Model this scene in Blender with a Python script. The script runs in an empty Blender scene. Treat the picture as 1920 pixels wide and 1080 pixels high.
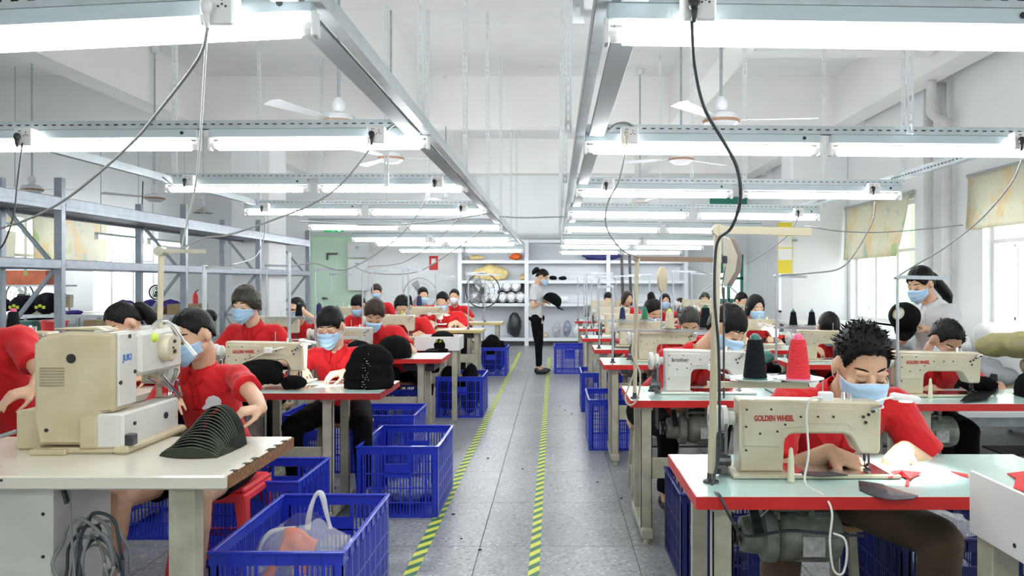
import bpy, bmesh, math, random
from mathutils import Vector, Matrix, noise
from mathutils.bvhtree import BVHTree
random.seed(7)
SC = bpy.context.scene
COL = SC.collection
R = math.radians
V = Vector
# ------------------------------------------------------------------ camera, sky, exposure
FPX, VX, VY, CZ = 1450.0, 1040.0, 530.0, 1.38
cam = bpy.data.objects.new('camera', bpy.data.cameras.new('camera'))
COL.objects.link(cam)
cam.location = (0, 0, CZ)
cam.rotation_euler = (R(90), 0, 0)
cam.data.sensor_width = 36
cam.data.lens = FPX / 1920 * 36
cam.data.shift_x = -(VX - 960) / 1920
cam.data.shift_y = (VY - 540) / 1920
cam.data.clip_start = 0.02
SC.camera = cam
SC.view_settings.view_transform = 'Standard'
SC.view_settings.look = 'None'
SC.view_settings.exposure = 0.92
SC.view_settings.gamma = 1
SC.view_settings.use_curve_mapping = False
SC.cycles.max_bounces = 8
SC.cycles.diffuse_bounces = 5
SC.cycles.transparent_max_bounces = 12
SC.cycles.caustics_reflective = False
SC.cycles.caustics_refractive = False
SC.cycles.sample_clamp_indirect = 6
w = bpy.data.worlds.new('world'); SC.world = w
w.use_nodes = True
bg = w.node_tree.nodes['Background']
bg.inputs[0].default_value = (0.90, 0.97, 1.0, 1)
bg.inputs[1].default_value = 3.2
TUBE_POWER = 20.0
sun = bpy.data.objects.new('sun', bpy.data.lights.new('sun', 'SUN'))
sun.data.energy = 2.0; sun.data.angle = R(8); sun.data.color = (1, .97, .9)
sun.rotation_euler = (R(25), R(48), 0)
COL.objects.link(sun)


def W(px, py, d):
    'pixel of the photograph at depth d -> world point'
    return V(((px - VX) * d / FPX, d, CZ - (py - VY) * d / FPX))

# ------------------------------------------------------------------ materials
MATS = {}
def mat(name, col, rough=.5, metal=0., nscale=0, namt=0., col2=None, bump=0., bscale=None, emit=0., alpha=1., trans=0., coat=0., sheen=0., spec=.5, stretch=(1, 1, 1), detail=4):
    if name in MATS: return MATS[name]
    m = bpy.data.materials.new(name); m.use_nodes = True
    nt = m.node_tree; N = nt.nodes; L = nt.links
    p = N['Principled BSDF']
    p.inputs['Base Color'].default_value = (*col, 1)
    p.inputs['Roughness'].default_value = rough
    p.inputs['Metallic'].default_value = metal
    p.inputs['Specular IOR Level'].default_value = spec
    if coat: p.inputs['Coat Weight'].default_value = coat
    if sheen: p.inputs['Sheen Weight'].default_value = sheen
    if trans: p.inputs['Transmission Weight'].default_value = trans
    if alpha < 1: p.inputs['Alpha'].default_value = alpha
    if emit:
        p.inputs['Emission Color'].default_value = (*col, 1)
        p.inputs['Emission Strength'].default_value = emit
    if nscale or bump:
        tc = N.new('ShaderNodeTexCoord'); mp = N.new('ShaderNodeMapping')
        mp.inputs['Scale'].default_value = stretch
        L.new(tc.outputs['Object'], mp.inputs['Vector'])
    if nscale and (namt or col2):
        n = N.new('ShaderNodeTexNoise'); n.inputs['Scale'].default_value = nscale
        n.inputs['Detail'].default_value = detail
        L.new(mp.outputs[0], n.inputs['Vector'])
        r = N.new('ShaderNodeValToRGB')
        c2 = col2 if col2 else tuple(max(0, c * (1 - namt)) for c in col)
        r.color_ramp.elements[0].position = .35; r.color_ramp.elements[1].position = .68
        r.color_ramp.elements[0].color = (*c2, 1); r.color_ramp.elements[1].color = (*col, 1)
        L.new(n.outputs['Fac'], r.inputs['Fac']); L.new(r.outputs['Color'], p.inputs['Base Color'])
    if bump:
        n = N.new('ShaderNodeTexNoise'); n.inputs['Scale'].default_value = bscale or nscale or 20
        n.inputs['Detail'].default_value = 3
        L.new(mp.outputs[0], n.inputs['Vector'])
        b = N.new('ShaderNodeBump'); b.inputs['Strength'].default_value = bump; b.inputs['Distance'].default_value = .01
        L.new(n.outputs['Fac'], b.inputs['Height']); L.new(b.outputs[0], p.inputs['Normal'])
    MATS[name] = m
    return m

WALL = mat('wall_paint', (.88, .905, .915), .8, nscale=1.2, namt=.05, bump=.06, bscale=60)
CEIL = mat('ceiling_paint', (.92, .93, .925), .85, nscale=1.5, namt=.06, bump=.05, bscale=40)
HANGM = mat('hanger_white', (.72, .76, .77), .5)
TRAYM = mat('tray_grey', (.42, .46, .48), .6, .1)
BEAM = mat('beam_paint', (.92, .92, .905), .85, nscale=1.0, namt=.05, bump=.05, bscale=40)
TRIMW = mat('white_trim', (.8, .8, .8), .4)
ALU = mat('painted_channel', (.56, .62, .64), .4, .3, nscale=14, namt=.12)
GALV = mat('galvanised_grey', (.50, .54, .57), .35, .6, nscale=18, namt=.2)
RACKM = mat('rack_grey', (.33, .37, .42), .4, .3, nscale=12, namt=.15)
BATTEN = mat('batten_white', (.52, .60, .62), .45)
DOORW = mat('cabinet_white', (.8, .83, .84), .4)
TUBE = mat('tube_glow', (.96, .98, 1.0), .4, emit=TUBE_POWER)
PLASTW = mat('white_plastic', (.82, .82, .80), .35)
PLASTK = mat('black_plastic', (.02, .02, .022), .4)
CABLEK = mat('dark_cable', (.035, .045, .05), .45)
CABLEG = mat('grey_cable', (.25, .26, .26), .45)
CABLEW = mat('white_cable', (.78, .78, .74), .4)
SKIN = mat('skin', (.69, .42, .27), .5, nscale=25, namt=.08, bump=.05, bscale=220)
SKIN2 = mat('skin_tanned', (.47, .26, .165), .48, nscale=25, namt=.08, bump=.05, bscale=220)
SKIN3 = mat('skin_pale', (.74, .48, .33), .48, nscale=25, namt=.07, bump=.05, bscale=220)
HAIR = mat('hair_black', (.004, .0035, .0035), .45, spec=.2, nscale=90, namt=.5, bump=.6, bscale=130, stretch=(1, 1, .12))
HAIRB = mat('hair_brown', (.040, .020, .013), .42, spec=.28, nscale=90, namt=.5, bump=.6, bscale=130, stretch=(1, 1, .12))
HAIRG = mat('hair_grey', (.06, .055, .05), .45, spec=.3, nscale=90, namt=.6, bump=.6, bscale=130, stretch=(1, 1, .12))
REDSH = mat('red_polo', (.66, .011, .016), .75, nscale=6, namt=.12, bump=.35, bscale=9, sheen=.15, spec=.3)
REDCOL = mat('red_rib', (.60, .010, .014), .8, bump=.3, bscale=200, spec=.3)
WHITESH = mat('white_polo', (.62, .63, .64), .8, nscale=6, namt=.06, bump=.3, bscale=9)
BLACKP = mat('black_trousers', (.006, .006, .008), .9, spec=.12, nscale=8, namt=.3, bump=.4, bscale=10)
BROWNP = mat('brown_trousers', (.115, .075, .045), .8, nscale=10, namt=.2, bump=.5, bscale=12)
MASKM = mat('mask_blue', (.42, .63, .84), .75, nscale=40, namt=.06, bump=.1, bscale=200)
MASKW = mat('mask_white', (.82, .84, .86), .75)
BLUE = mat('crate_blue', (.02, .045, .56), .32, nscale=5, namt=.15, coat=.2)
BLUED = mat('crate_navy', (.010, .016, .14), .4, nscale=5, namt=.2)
TOPG = mat('laminate_green', (.52, .74, .68), .22, nscale=3, namt=.08, coat=.3)
TOPC = mat('laminate_cream', (.78, .74, .62), .25, nscale=3, namt=.06, coat=.3)
EDGER = mat('edge_red', (.66, .022, .018), .4, nscale=9, namt=.15)
EDGEB = mat('edge_chipboard', (.30, .15, .06), .8, nscale=60, col2=(.17, .075, .03), bump=.6, bscale=80)
EDGEY = mat('edge_yellow', (.62, .50, .18), .5)
POLEM = mat('pole_cream', (.56, .50, .35), .4)
STEELC = mat('stand_cream', (.52, .50, .38), .45, nscale=11, namt=.25)
MACH = mat('machine_cream', (.66, .61, .46), .35, nscale=6, col2=(.56, .49, .33), coat=.3, bump=.05, bscale=60)
MACH2 = mat('machine_white', (.72, .71, .65), .35, nscale=6, namt=.15, coat=.3)
MACHD = mat('machine_tan', (.60, .53, .36), .4, nscale=7, col2=(.50, .42, .26), coat=.2)
MOTOR = mat('motor_grey_green', (.27, .29, .25), .5, .2, nscale=15, col2=(.13, .13, .11))
CHROME = mat('chrome', (.72, .72, .72), .18, 1)
STEELD = mat('dark_steel', (.12, .12, .12), .35, .8, nscale=30, namt=.4)
IRON = mat('oiled_iron', (.045, .045, .048), .4, .6)
SCREW = mat('screw_hole', (.02, .02, .02), .4)
REDTXT = mat('red_lettering', (.45, .02, .02), .5)
BLKTXT = mat('black_lettering', (.03, .03, .03), .5)
BLUTXT = mat('blue_lettering', (.05, .16, .5), .5)
CAPK = mat('cap_black', (.006, .006, .007), .9, spec=.12, nscale=14, namt=.5, bump=.5, bscale=30)
CAPN = mat('cap_navy', (.008, .009, .015), .9, spec=.15, nscale=14, namt=.5, bump=.5, bscale=30)
CAPP = mat('cap_purple', (.04, .02, .22), .8, bump=.4, bscale=25)
OLIVE = mat('panel_olive', (.032, .038, .022), .85, spec=.2, bump=.3, bscale=40)
OLIVEK = mat('panel_black', (.012, .015, .011), .85, spec=.2, bump=.3, bscale=40)
YELT = mat('yellow_print', (.55, .62, .05), .6)
CONEK = mat('thread_black', (.007, .009, .011), .75, spec=.15, bump=.8, bscale=60, stretch=(1, 1, 6))
CONEN = mat('thread_navy', (.015, .018, .10), .7, bump=.8, bscale=60, stretch=(1, 1, 6))
CONER = mat('thread_red', (.72, .02, .03), .7, bump=.8, bscale=60, stretch=(1, 1, 6))
CONEG = mat('thread_green', (.02, .22, .10), .7, bump=.8, bscale=60, stretch=(1, 1, 6))
CONEB = mat('thread_beige', (.66, .60, .42), .7, bump=.8, bscale=60, stretch=(1, 1, 6))
SPOOLG = mat('spool_green', (.03, .14, .11), .4)
PINK = mat('spool_pink', (.75, .12, .25), .4)
GREENP = mat('spool_lime', (.6, .75, .08), .4)
REDPL = mat('red_stool_plastic', (.82, .05, .06), .35)
WOOD = mat('wood_ply', (.50, .34, .17), .6, nscale=8, namt=.3, stretch=(1, 8, 8))
BROWNC = mat('cardboard', (.42, .29, .17), .8, nscale=6, namt=.15)
BAG = mat('clear_bag', (.97, .98, 1.0), .12, alpha=.26, bump=1.0, bscale=26, spec=.9)
BAGW = mat('clear_bag_seam', (.9, .92, .93), .2, alpha=.7)
ORANGE = mat('orange_cloth', (.85, .16, .03), .7, bump=.3, bscale=20)
FANM = mat('fan_white', (.76, .78, .80), .4)
PVC = mat('pvc_pipe', (.72, .72, .70), .45, nscale=5, namt=.08)
GREEND = mat('pale_green_door', (.62, .84, .66), .45, nscale=2, namt=.05)
GREENT = mat('teal_window_frame', (.03, .24, .17), .4)
CREAMB = mat('beige_panel', (.62, .58, .46), .5, nscale=5, namt=.1)
TAN = mat('sack_tan', (.42, .36, .20), .8, nscale=6, col2=(.33, .32, .12), bump=.7, bscale=12)
TANB = mat('sack_beige', (.50, .42, .30), .8, nscale=6, namt=.2, bump=.7, bscale=12)
GREYB = mat('sack_grey', (.40, .42, .45), .7, nscale=6, namt=.2, bump=.7, bscale=12)
YELB = mat('yellow_cloth', (.78, .62, .28), .8, nscale=9, namt=.15, bump=.6, bscale=14)

# ------------------------------------------------------------------ mesh collector
class M:
    def __init__(s, m=None):
        s.v = []; s.f = []; s.mi = []; s.m = m; s.cur = 0
    def add(s, vs, fs):
        b = len(s.v)
        if s.m is not None: vs = [s.m @ V(p) for p in vs]
        s.v.extend([tuple(p) for p in vs])
        for f in fs:
            s.f.append(tuple(b + i for i in f)); s.mi.append(s.cur)
        return s
    def box(s, x0, x1, y0, y1, z0, z1):
        return s.add([(x0, y0, z0), (x1, y0, z0), (x1, y1, z0), (x0, y1, z0), (x0, y0, z1), (x1, y0, z1), (x1, y1, z1), (x0, y1, z1)],
                     [(0, 3, 2, 1), (4, 5, 6, 7), (0, 1, 5, 4), (1, 2, 6, 5), (2, 3, 7, 6), (3, 0, 4, 7)])
    def cbox(s, x0, x1, y0, y1, z0, z1, c=.004):
        'box with chamfered edges'
        vs = []; 
        for z, i in ((z0, c), (z0 + c, 0), (z1 - c, 0), (z1, c)):
            a, b_, e, g = x0 + i, x1 - i, y0 + i, y1 - i
            k = c if i == 0 else c * .4
            vs += [(a + k, e, z), (b_ - k, e, z), (b_, e + k, z), (b_, g - k, z), (b_ - k, g, z), (a + k, g, z), (a, g - k, z), (a, e + k, z)]
        fs = [tuple(range(7, -1, -1)), tuple(range(24, 32))]
        for r in range(3):
            for k in range(8):
                fs.append((r * 8 + k, r * 8 + (k + 1) % 8, r * 8 + 8 + (k + 1) % 8, r * 8 + 8 + k))
        return s.add(vs, fs)
    def bar(s, p, q, w, h=None, up=(0, 0, 1)):
        p = V(p); q = V(q); h = h or w; d = (q - p).normalized(); u = V(up)
        if abs(d.dot(u)) > .98: u = V((0, 1, 0))
        a = d.cross(u).normalized() * w / 2; b = a.cross(d).normalized() * h / 2
        vs = [p - a - b, p + a - b, p + a + b, p - a + b, q - a - b, q + a - b, q + a + b, q - a + b]
        return s.add(vs, [(0, 1, 2, 3), (7, 6, 5, 4), (0, 4, 5, 1), (1, 5, 6, 2), (2, 6, 7, 3), (3, 7, 4, 0)])
    def cyl(s, p, q, r0, r1=None, n=12, caps=True):
        p = V(p); q = V(q); r1 = r0 if r1 is None else r1; d = (q - p).normalized()
        u = V((0, 0, 1)) if abs(d.z) < .9 else V((1, 0, 0))
        a = d.cross(u).normalized(); b = d.cross(a)
        vs = []
        for c, r in ((p, r0), (q, r1)):
            vs += [c + (a * math.cos(2 * math.pi * k / n) + b * math.sin(2 * math.pi * k / n)) * r for k in range(n)]
        fs = [(k, (k + 1) % n, n + (k + 1) % n, n + k) for k in range(n)]
        if caps: fs += [tuple(range(n - 1, -1, -1)), tuple(range(n, 2 * n))]
        return s.add(vs, fs)
    def tube(s, pts, r, n=8, rfun=None):
        pts = [V(p) for p in pts]; k = len(pts); vs = []; fs = []
        a = None
        for i, p in enumerate(pts):
            d = (pts[min(i + 1, k - 1)] - pts[max(i - 1, 0)]).normalized()
            if a is None:
                u = V((0, 0, 1)) if abs(d.z) < .9 else V((1, 0, 0)); a = d.cross(u).normalized()
            else: a = (a - d * a.dot(d)).normalized()
            b = d.cross(a); rr = rfun(i / (k - 1)) * r if rfun else r
            vs += [p + (a * math.cos(2 * math.pi * j / n) + b * math.sin(2 * math.pi * j / n)) * rr for j in range(n)]
        for i in range(k - 1):
            for j in range(n):
                fs.append((i * n + j, i * n + (j + 1) % n, (i + 1) * n + (j + 1) % n, (i + 1) * n + j))
        fs += [tuple(range(n - 1, -1, -1)), tuple(range((k - 1) * n, k * n))]
        return s.add(vs, fs)
    def lathe(s, prof, n=24, c=(0, 0, 0), mx=None):
        vs = []; fs = []; k = len(prof); c = V(c)
        for r, z in prof:
            for j in range(n):
                a = 2 * math.pi * j / n; p = V((r * math.cos(a), r * math.sin(a), z))
                if mx is not None: p = mx @ p
                vs.append(p + c)
        for i in range(k - 1):
            for j in range(n):
                fs.append((i * n + j, i * n + (j + 1) % n, (i + 1) * n + (j + 1) % n, (i + 1) * n + j))
        fs += [tuple(range(n - 1, -1, -1)), tuple(range((k - 1) * n, k * n))]
        return s.add(vs, fs)
    def prism(s, poly, y0, y1, c=0.):
        'polygon in xz extruded along y, chamfer c'
        n = len(poly)
        area = sum(poly[i][0] * poly[(i + 1) % n][1] - poly[(i + 1) % n][0] * poly[i][1] for i in range(n))
        sg = 1 if area > 0 else -1
        ins = []
        for i in range(n):
            a = V(poly[i - 1]); b = V(poly[i]); d = V(poly[(i + 1) % n])
            e1 = (b - a).normalized(); e2 = (d - b).normalized()
            n1 = V((-e1.y, e1.x)) * sg; n2 = V((-e2.y, e2.x)) * sg
            m_ = (n1 + n2); m_ = m_ / max(.3, m_.dot(n1)) if m_.length > 1e-6 else n1
            ins.append(b + m_ * c)
        rings = [(ins, y0), (poly, y0 + c), (poly, y1 - c), (ins, y1)] if c else [(poly, y0), (poly, y1)]
        vs = [(p[0], y, p[1]) for pl, y in rings for p in pl]; fs = []
        for r in range(len(rings) - 1):
            for i in range(n):
                fs.append((r * n + i, r * n + (i + 1) % n, (r + 1) * n + (i + 1) % n, (r + 1) * n + i))
        fs += [tuple(range(n - 1, -1, -1)), tuple(range((len(rings) - 1) * n, len(rings) * n))]
        return s.add(vs, fs)
    def ell(s, c, r, n=12, mx=None):
        c = V(c); r = (r, r, r) if not hasattr(r, '__len__') else r; h = n // 2; vs = []; fs = []
        for i in range(1, h):
            t = math.pi * i / h
            for j in range(n):
                a = 2 * math.pi * j / n
                p = V((r[0] * math.sin(t) * math.cos(a), r[1] * math.sin(t) * math.sin(a), r[2] * math.cos(t)))
                vs.append(c + (mx @ p if mx is not None else p))
        t_ = V((0, 0, r[2])); vs += [c + (mx @ t_ if mx is not None else t_), c - (mx @ t_ if mx is not None else t_)]
        k = (h - 1) * n
        for i in range(h - 2):
            for j in range(n):
                fs.append((i * n + j, (i + 1) * n + j, (i + 1) * n + (j + 1) % n, i * n + (j + 1) % n))
        for j in range(n):
            fs.append((k, j, (j + 1) % n)); fs.append((k + 1, (h - 2) * n + (j + 1) % n, (h - 2) * n + j))
        return s.add(vs, fs)
    def cap(s, p, q, r0, r1=None, n=12):
        'tapered capsule'
        p = V(p); q = V(q); r1 = r0 if r1 is None else r1
        d = (q - p); L_ = d.length
        d = d / L_ if L_ > 1e-7 else V((0, 0, 1))
        u = V((0, 0, 1)) if abs(d.z) < .9 else V((1, 0, 0)); a = d.cross(u).normalized(); b = d.cross(a)
        vs = []; fs = []; rings = []
        for t in (-80, -45, 0): rings.append((p + d * math.sin(R(t)) * r0, r0 * math.cos(R(t))))
        for t in (0, 45, 80): rings.append((q + d * math.sin(R(t)) * r1, r1 * math.cos(R(t))))
        for c, r in rings:
            vs += [c + (a * math.cos(2 * math.pi * k / n) + b * math.sin(2 * math.pi * k / n)) * r for k in range(n)]
        for i in range(5):
            for j in range(n):
                fs.append((i * n + j, i * n + (j + 1) % n, (i + 1) * n + (j + 1) % n, (i + 1) * n + j))
        fs += [tuple(range(n - 1, -1, -1)), tuple(range(5 * n, 6 * n))]
        return s.add(vs, fs)
    def loft(s, rings, n=20):
        'rings: (centre, side vec*rx, fwd vec*ry), superelliptic a bit'
        vs = []; fs = []; k = len(rings)
        for c, a, b in rings:
            c = V(c)
            for j in range(n):
                t = 2 * math.pi * j / n; x = math.cos(t); y = math.sin(t)
                x = math.copysign(abs(x) ** .85, x); y = math.copysign(abs(y) ** .85, y)
                vs.append(c + a * x + b * y)
        for i in range(k - 1):
            for j in range(n):
                fs.append((i * n + j, i * n + (j + 1) % n, (i + 1) * n + (j + 1) % n, (i + 1) * n + j))
        fs += [tuple(range(n - 1, -1, -1)), tuple(range((k - 1) * n, k * n))]
        return s.add(vs, fs)
    def grid(s, fn, nu, nv, cu=False):
        b = [fn(i / (nu if cu else nu - 1), j / (nv - 1)) for j in range(nv) for i in range(nu)]
        fs = []
        for j in range(nv - 1):
            for i in range(nu if cu else nu - 1):
                i2 = (i + 1) % nu
                fs.append((j * nu + i, j * nu + i2, (j + 1) * nu + i2, (j + 1) * nu + i))
        return s.add(b, fs)
    def shell(s, fn, nu, nv, th):
        'two sided sheet: fn gives point, th thickness vector fn or float along normal'
        P = [[V(fn(i / (nu - 1), j / (nv - 1))) for i in range(nu)] for j in range(nv)]
        top = []; bot = []
        for j in range(nv):
            for i in range(nu):
                du = P[j][min(i + 1, nu - 1)] - P[j][max(i - 1, 0)]; dv = P[min(j + 1, nv - 1)][i] - P[max(j - 1, 0)][i]
                nn = du.cross(dv); nn = nn.normalized() if nn.length > 1e-12 else V((0, 0, 1))
                top.append(P[j][i] + nn * th / 2); bot.append(P[j][i] - nn * th / 2)
        K = nu * nv; fs = []
        for j in range(nv - 1):
            for i in range(nu - 1):
                a, b, c, d = j * nu + i, j * nu + i + 1, (j + 1) * nu + i + 1, (j + 1) * nu + i
                fs += [(a, b, c, d), (K + d, K + c, K + b, K + a)]
        for i in range(nu - 1):
            fs += [(i, K + i, K + i + 1, i + 1), ((nv - 1) * nu + i + 1, K + (nv - 1) * nu + i + 1, K + (nv - 1) * nu + i, (nv - 1) * nu + i)]
        for j in range(nv - 1):
            fs += [((j + 1) * nu, K + (j + 1) * nu, K + j * nu, j * nu), (j * nu + nu - 1, K + j * nu + nu - 1, K + (j + 1) * nu + nu - 1, (j + 1) * nu + nu - 1)]
        return s.add(top + bot, fs)
    def mesh(s, name, mats, smooth=40):
        me = bpy.data.meshes.new(name); me.from_pydata(s.v, [], s.f)
        for m_ in (mats if isinstance(mats, (list, tuple)) else [mats]): me.materials.append(m_)
        if any(s.mi): me.polygons.foreach_set('material_index', s.mi)
        me.update()
        if smooth:
            me.shade_smooth()
            if smooth < 180: me.set_sharp_from_angle(angle=R(smooth))
        return me
    def build(s, name, mats, parent=None, smooth=40, loc=None):
        return link(name, s.mesh(name, mats, smooth), parent, loc)

def link(name, me, parent=None, loc=None):
    o = bpy.data.objects.new(name, me); COL.objects.link(o)
    if parent is not None: o.parent = parent
    if loc is not None: o.location = loc
    return o
def tag(o, label, cat, group=None, kind=None):
    o['label'] = label; o['category'] = cat
    if group: o['group'] = group
    if kind: o['kind'] = kind
    return o
def thing(name, label, cat, loc=(0, 0, 0), rz=0, group=None):
    o = bpy.data.objects.new(name, None); COL.objects.link(o); o.location = loc; o.rotation_euler = (0, 0, rz)
    o.empty_display_size = .1
    return tag(o, label, cat, group)
def struct(name, mb, m, smooth=40, parent=None):
    o = mb.build(name, m, parent, smooth)
    if parent is None: o['kind'] = 'structure'
    return o
def kids(o): return [c for c in o.children]
def dup(root, loc=None, rz=None, label=None, group=None, sc=None):
    r = root.copy(); COL.objects.link(r)
    if loc is not None: r.location = loc
    if rz is not None: r.rotation_euler = (0, 0, rz)
    if sc is not None: r.scale = (sc, sc, sc)
    if label: r['label'] = label
    if group: r['group'] = group
    for ch in kids(root):
        c = ch.copy(); COL.objects.link(c); c.parent = r
        for g in kids(ch):
            d = g.copy(); COL.objects.link(d); d.parent = c
    return r
_tmp = bpy.data.scenes.new('work')
def blob(prims, voxel, smooth=4, fac=.5, disp=None, m=None, name='blob', ratio=None):
    'voxel-union of closed primitives -> one continuous smooth mesh'
    me = prims.mesh(name + '_raw', m or SKIN, 0)
    o = bpy.data.objects.new('tmp', me); _tmp.collection.objects.link(o)
    md = o.modifiers.new('r', 'REMESH'); md.mode = 'VOXEL'; md.voxel_size = voxel; md.use_smooth_shade = True
    if smooth:
        s_ = o.modifiers.new('s', 'SMOOTH'); s_.factor = fac; s_.iterations = smooth
    if ratio:
        d_ = o.modifiers.new('d', 'DECIMATE'); d_.ratio = ratio
    vl = _tmp.view_layers[0]; vl.update(); dg = _tmp.view_layers[0].depsgraph
    dg.update()
    out = bpy.data.meshes.new_from_object(o.evaluated_get(dg), depsgraph=dg)
    bpy.data.objects.remove(o); bpy.data.meshes.remove(me)
    out.name = name
    if disp:
        n = len(out.vertices)
        nor = [v.normal.copy() for v in out.vertices]
        for v, nn in zip(out.vertices, nor):
            v.co = v.co + nn * disp(v.co)
        out.update()
    if not len(out.materials): out.materials.append(m or SKIN)
    out.materials[0] = m or SKIN
    out.shade_smooth()
    return out
def bez(pts, n=8):
    'catmull-rom through points'
    pts = [V(p) for p in pts]; out = []
    P = [pts[0] * 2 - pts[1]] + pts + [pts[-1] * 2 - pts[-2]]
    for i in range(1, len(P) - 2):
        a, b, c, d = P[i - 1:i + 3]
        for k in range(n):
            t = k / n
            out.append(.5 * ((2 * b) + (c - a) * t + (2 * a - 5 * b + 4 * c - d) * t * t + (3 * b - a - 3 * c + d) * t ** 3))
    out.append(pts[-1]); return out
def text_mesh(body, height, m, depth=.0012, bold=0., squeeze=1., flip=False):
    'lettering facing -y, left end at x=0, baseline z=0'
    c = bpy.data.curves.new('txt', 'FONT'); c.body = body; c.size = height / .7; c.extrude = depth; c.offset = bold; c.resolution_u = 3
    o = bpy.data.objects.new('tmp', c); _tmp.collection.objects.link(o)
    vl = _tmp.view_layers[0]; vl.update(); dg = vl.depsgraph; dg.update()
    me = bpy.data.meshes.new_from_object(o.evaluated_get(dg), depsgraph=dg)
    bpy.data.objects.remove(o)
    for v in me.vertices:
        x, y, z = v.co; v.co = (x * squeeze, -z, y)
    me.materials.clear(); me.materials.append(m)
    return me
# ================================================================== THE ROOM
XL, XR, YF, YB, ZC = -8.0, 4.4, -4.2, 17.7, 4.3
def node_floor():
    m = bpy.data.materials.new('terrazzo'); m.use_nodes = True; nt = m.node_tree; N = nt.nodes; L = nt.links; p = N['Principled BSDF']
    g = N.new('ShaderNodeNewGeometry')
    def vor(sc):
        v = N.new('ShaderNodeTexVoronoi'); v.inputs['Scale'].default_value = sc; L.new(g.outputs['Position'], v.inputs['Vector']); return v
    v1 = vor(70); v2 = vor(38)
    r1 = N.new('ShaderNodeValToRGB'); e = r1.color_ramp.elements
    L.new(v1.outputs['Color'], r1.inputs['Fac'])
    e[0].position = .0; e[0].color = (.08, .085, .085, 1); e[1].position = 1; e[1].color = (.62, .63, .63, 1)
    a = e.new(.25); a.color = (.26, .27, .275, 1); a = e.new(.8); a.color = (.34, .355, .36, 1)
    n = N.new('ShaderNodeTexNoise'); n.inputs['Scale'].default_value = 1.3; n.inputs['Detail'].default_value = 5
    L.new(g.outputs['Position'], n.inputs['Vector'])
    r2 = N.new('ShaderNodeValToRGB'); r2.color_ramp.elements[0].color = (.72, .72, .72, 1); r2.color_ramp.elements[1].color = (1, 1, 1, 1)
    r2.color_ramp.elements[0].position = .3; r2.color_ramp.elements[1].position = .7
    L.new(n.outputs['Fac'], r2.inputs['Fac'])
    mx = N.new('ShaderNodeMix'); mx.data_type = 'RGBA'; mx.blend_type = 'MULTIPLY'; mx.inputs[0].default_value = 1
    L.new(r1.outputs['Color'], mx.inputs[6]); L.new(r2.outputs['Color'], mx.inputs[7])
    r3 = N.new('ShaderNodeValToRGB'); r3.color_ramp.elements[0].position = .03; r3.color_ramp.elements[1].position = .09
    r3.color_ramp.elements[0].color = (.12, .12, .12, 1); r3.color_ramp.elements[1].color = (1, 1, 1, 1)
    v3 = vor(3.1); L.new(v3.outputs['Distance'], r3.inputs['Fac'])
    mx2 = N.new('ShaderNodeMix'); mx2.data_type = 'RGBA'; mx2.blend_type = 'MULTIPLY'; mx2.inputs[0].default_value = .18
    L.new(mx.outputs[2], mx2.inputs[6]); L.new(r3.outputs['Color'], mx2.inputs[7])
    L.new(mx2.outputs[2], p.inputs['Base Color']); p.inputs['Roughness'].default_value = .33
    return m
FLOORM = node_floor()
GROUT = mat('grout', (.16, .16, .16), .9)
b = M().box(XL - .3, XR + .3, YF, YB + .3, -.2, -.006); floor = struct('floor', b, GROUT, 0)
T = .8; gx0 = -.39 - 9 * T
tm = M().cbox(.0015, T - .0015, .0015, T - .0015, -.006, 0, .001).mesh('tile', FLOORM, 0)
for i in range(15):
    for j in range(20):
        link('tile', tm, floor, (gx0 + i * T, 1.65 + j * T, 0))
b = M()
for i in range(-2, 17):
    for j in range(-8, 21):
        if 0 <= i < 15 and 0 <= j < 20: continue
        x0 = max(XL - .3, gx0 + i * T); x1 = min(XR + .3, gx0 + (i + 1) * T); y0 = max(YF, 1.65 + j * T); y1 = min(YB + .3, 1.65 + (j + 1) * T)
        if x1 - x0 > .01 and y1 - y0 > .01: b.box(x0 + .0015, x1 - .0015, y0 + .0015, y1 - .0015, -.006, 0)
o = b.build('tile_field', FLOORM, floor, 0); o['kind'] = 'stuff'
# walls
def wall_x(name, x0, x1, wins, zs=.84, zt=2.42):
    b = M(); y = YF; sill = []
    for (a, c) in wins:
        b.box(x0, x1, y, a, 0, ZC); b.box(x0, x1, a, c, 0, zs); b.box(x0, x1, a, c, zt, ZC); y = c
    b.box(x0, x1, y, YB + .25, 0, ZC)
    return struct(name, b, WALL, 0)
RW = [(-2.5, .2), (1.2, 3.8), (5.2, 7.95), (9.45, 11.5), (12.9, 15.2)]
LW = [(-2, 1.5), (3, 5.6), (7, 9.3), (10.3, 12.6), (13.4, 15.6)]
wall_x('wall_right', XR, XR + .25, RW)
wall_x('wall_left', XL - .25, XL, LW)
b = M()
b.box(XL - .25, -5.62, YB, YB + .25, 0, ZC); b.box(-4.4, 3.66, YB, YB + .25, 0, ZC); b.box(-5.62, -4.4, YB, YB + .25, 2.46, ZC)
b.box(3.66, 4.32, YB, YB + .25, 2.02, ZC); b.box(4.32, XR + .25, YB, YB + .25, 0, ZC)
struct('wall_back', b, WALL, 0)
struct('wall_front', M().box(XL - .25, XR + .25, YF - .25, YF, 0, ZC), WALL, 0)
ceil = struct('ceiling', M().box(XL - .25, XR + .25, YF - .25, YB + .25, ZC, ZC + .2), CEIL, 0)
b = M()
for y0, y1, z in ((-3.4, -3.0, 3.6), (1.0, 1.3, 3.6), (5.95, 6.3, 3.6), (10.95, 11.25, 3.6), (15.7, 16.0, 3.6)): b.box(XL, XR, y0, y1, z, ZC)
b.box(1.9, 3.9, 7.9, 8.15, 3.75, ZC)
b.build('cross_beam', BEAM, ceil, 0)
b = M()
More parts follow.
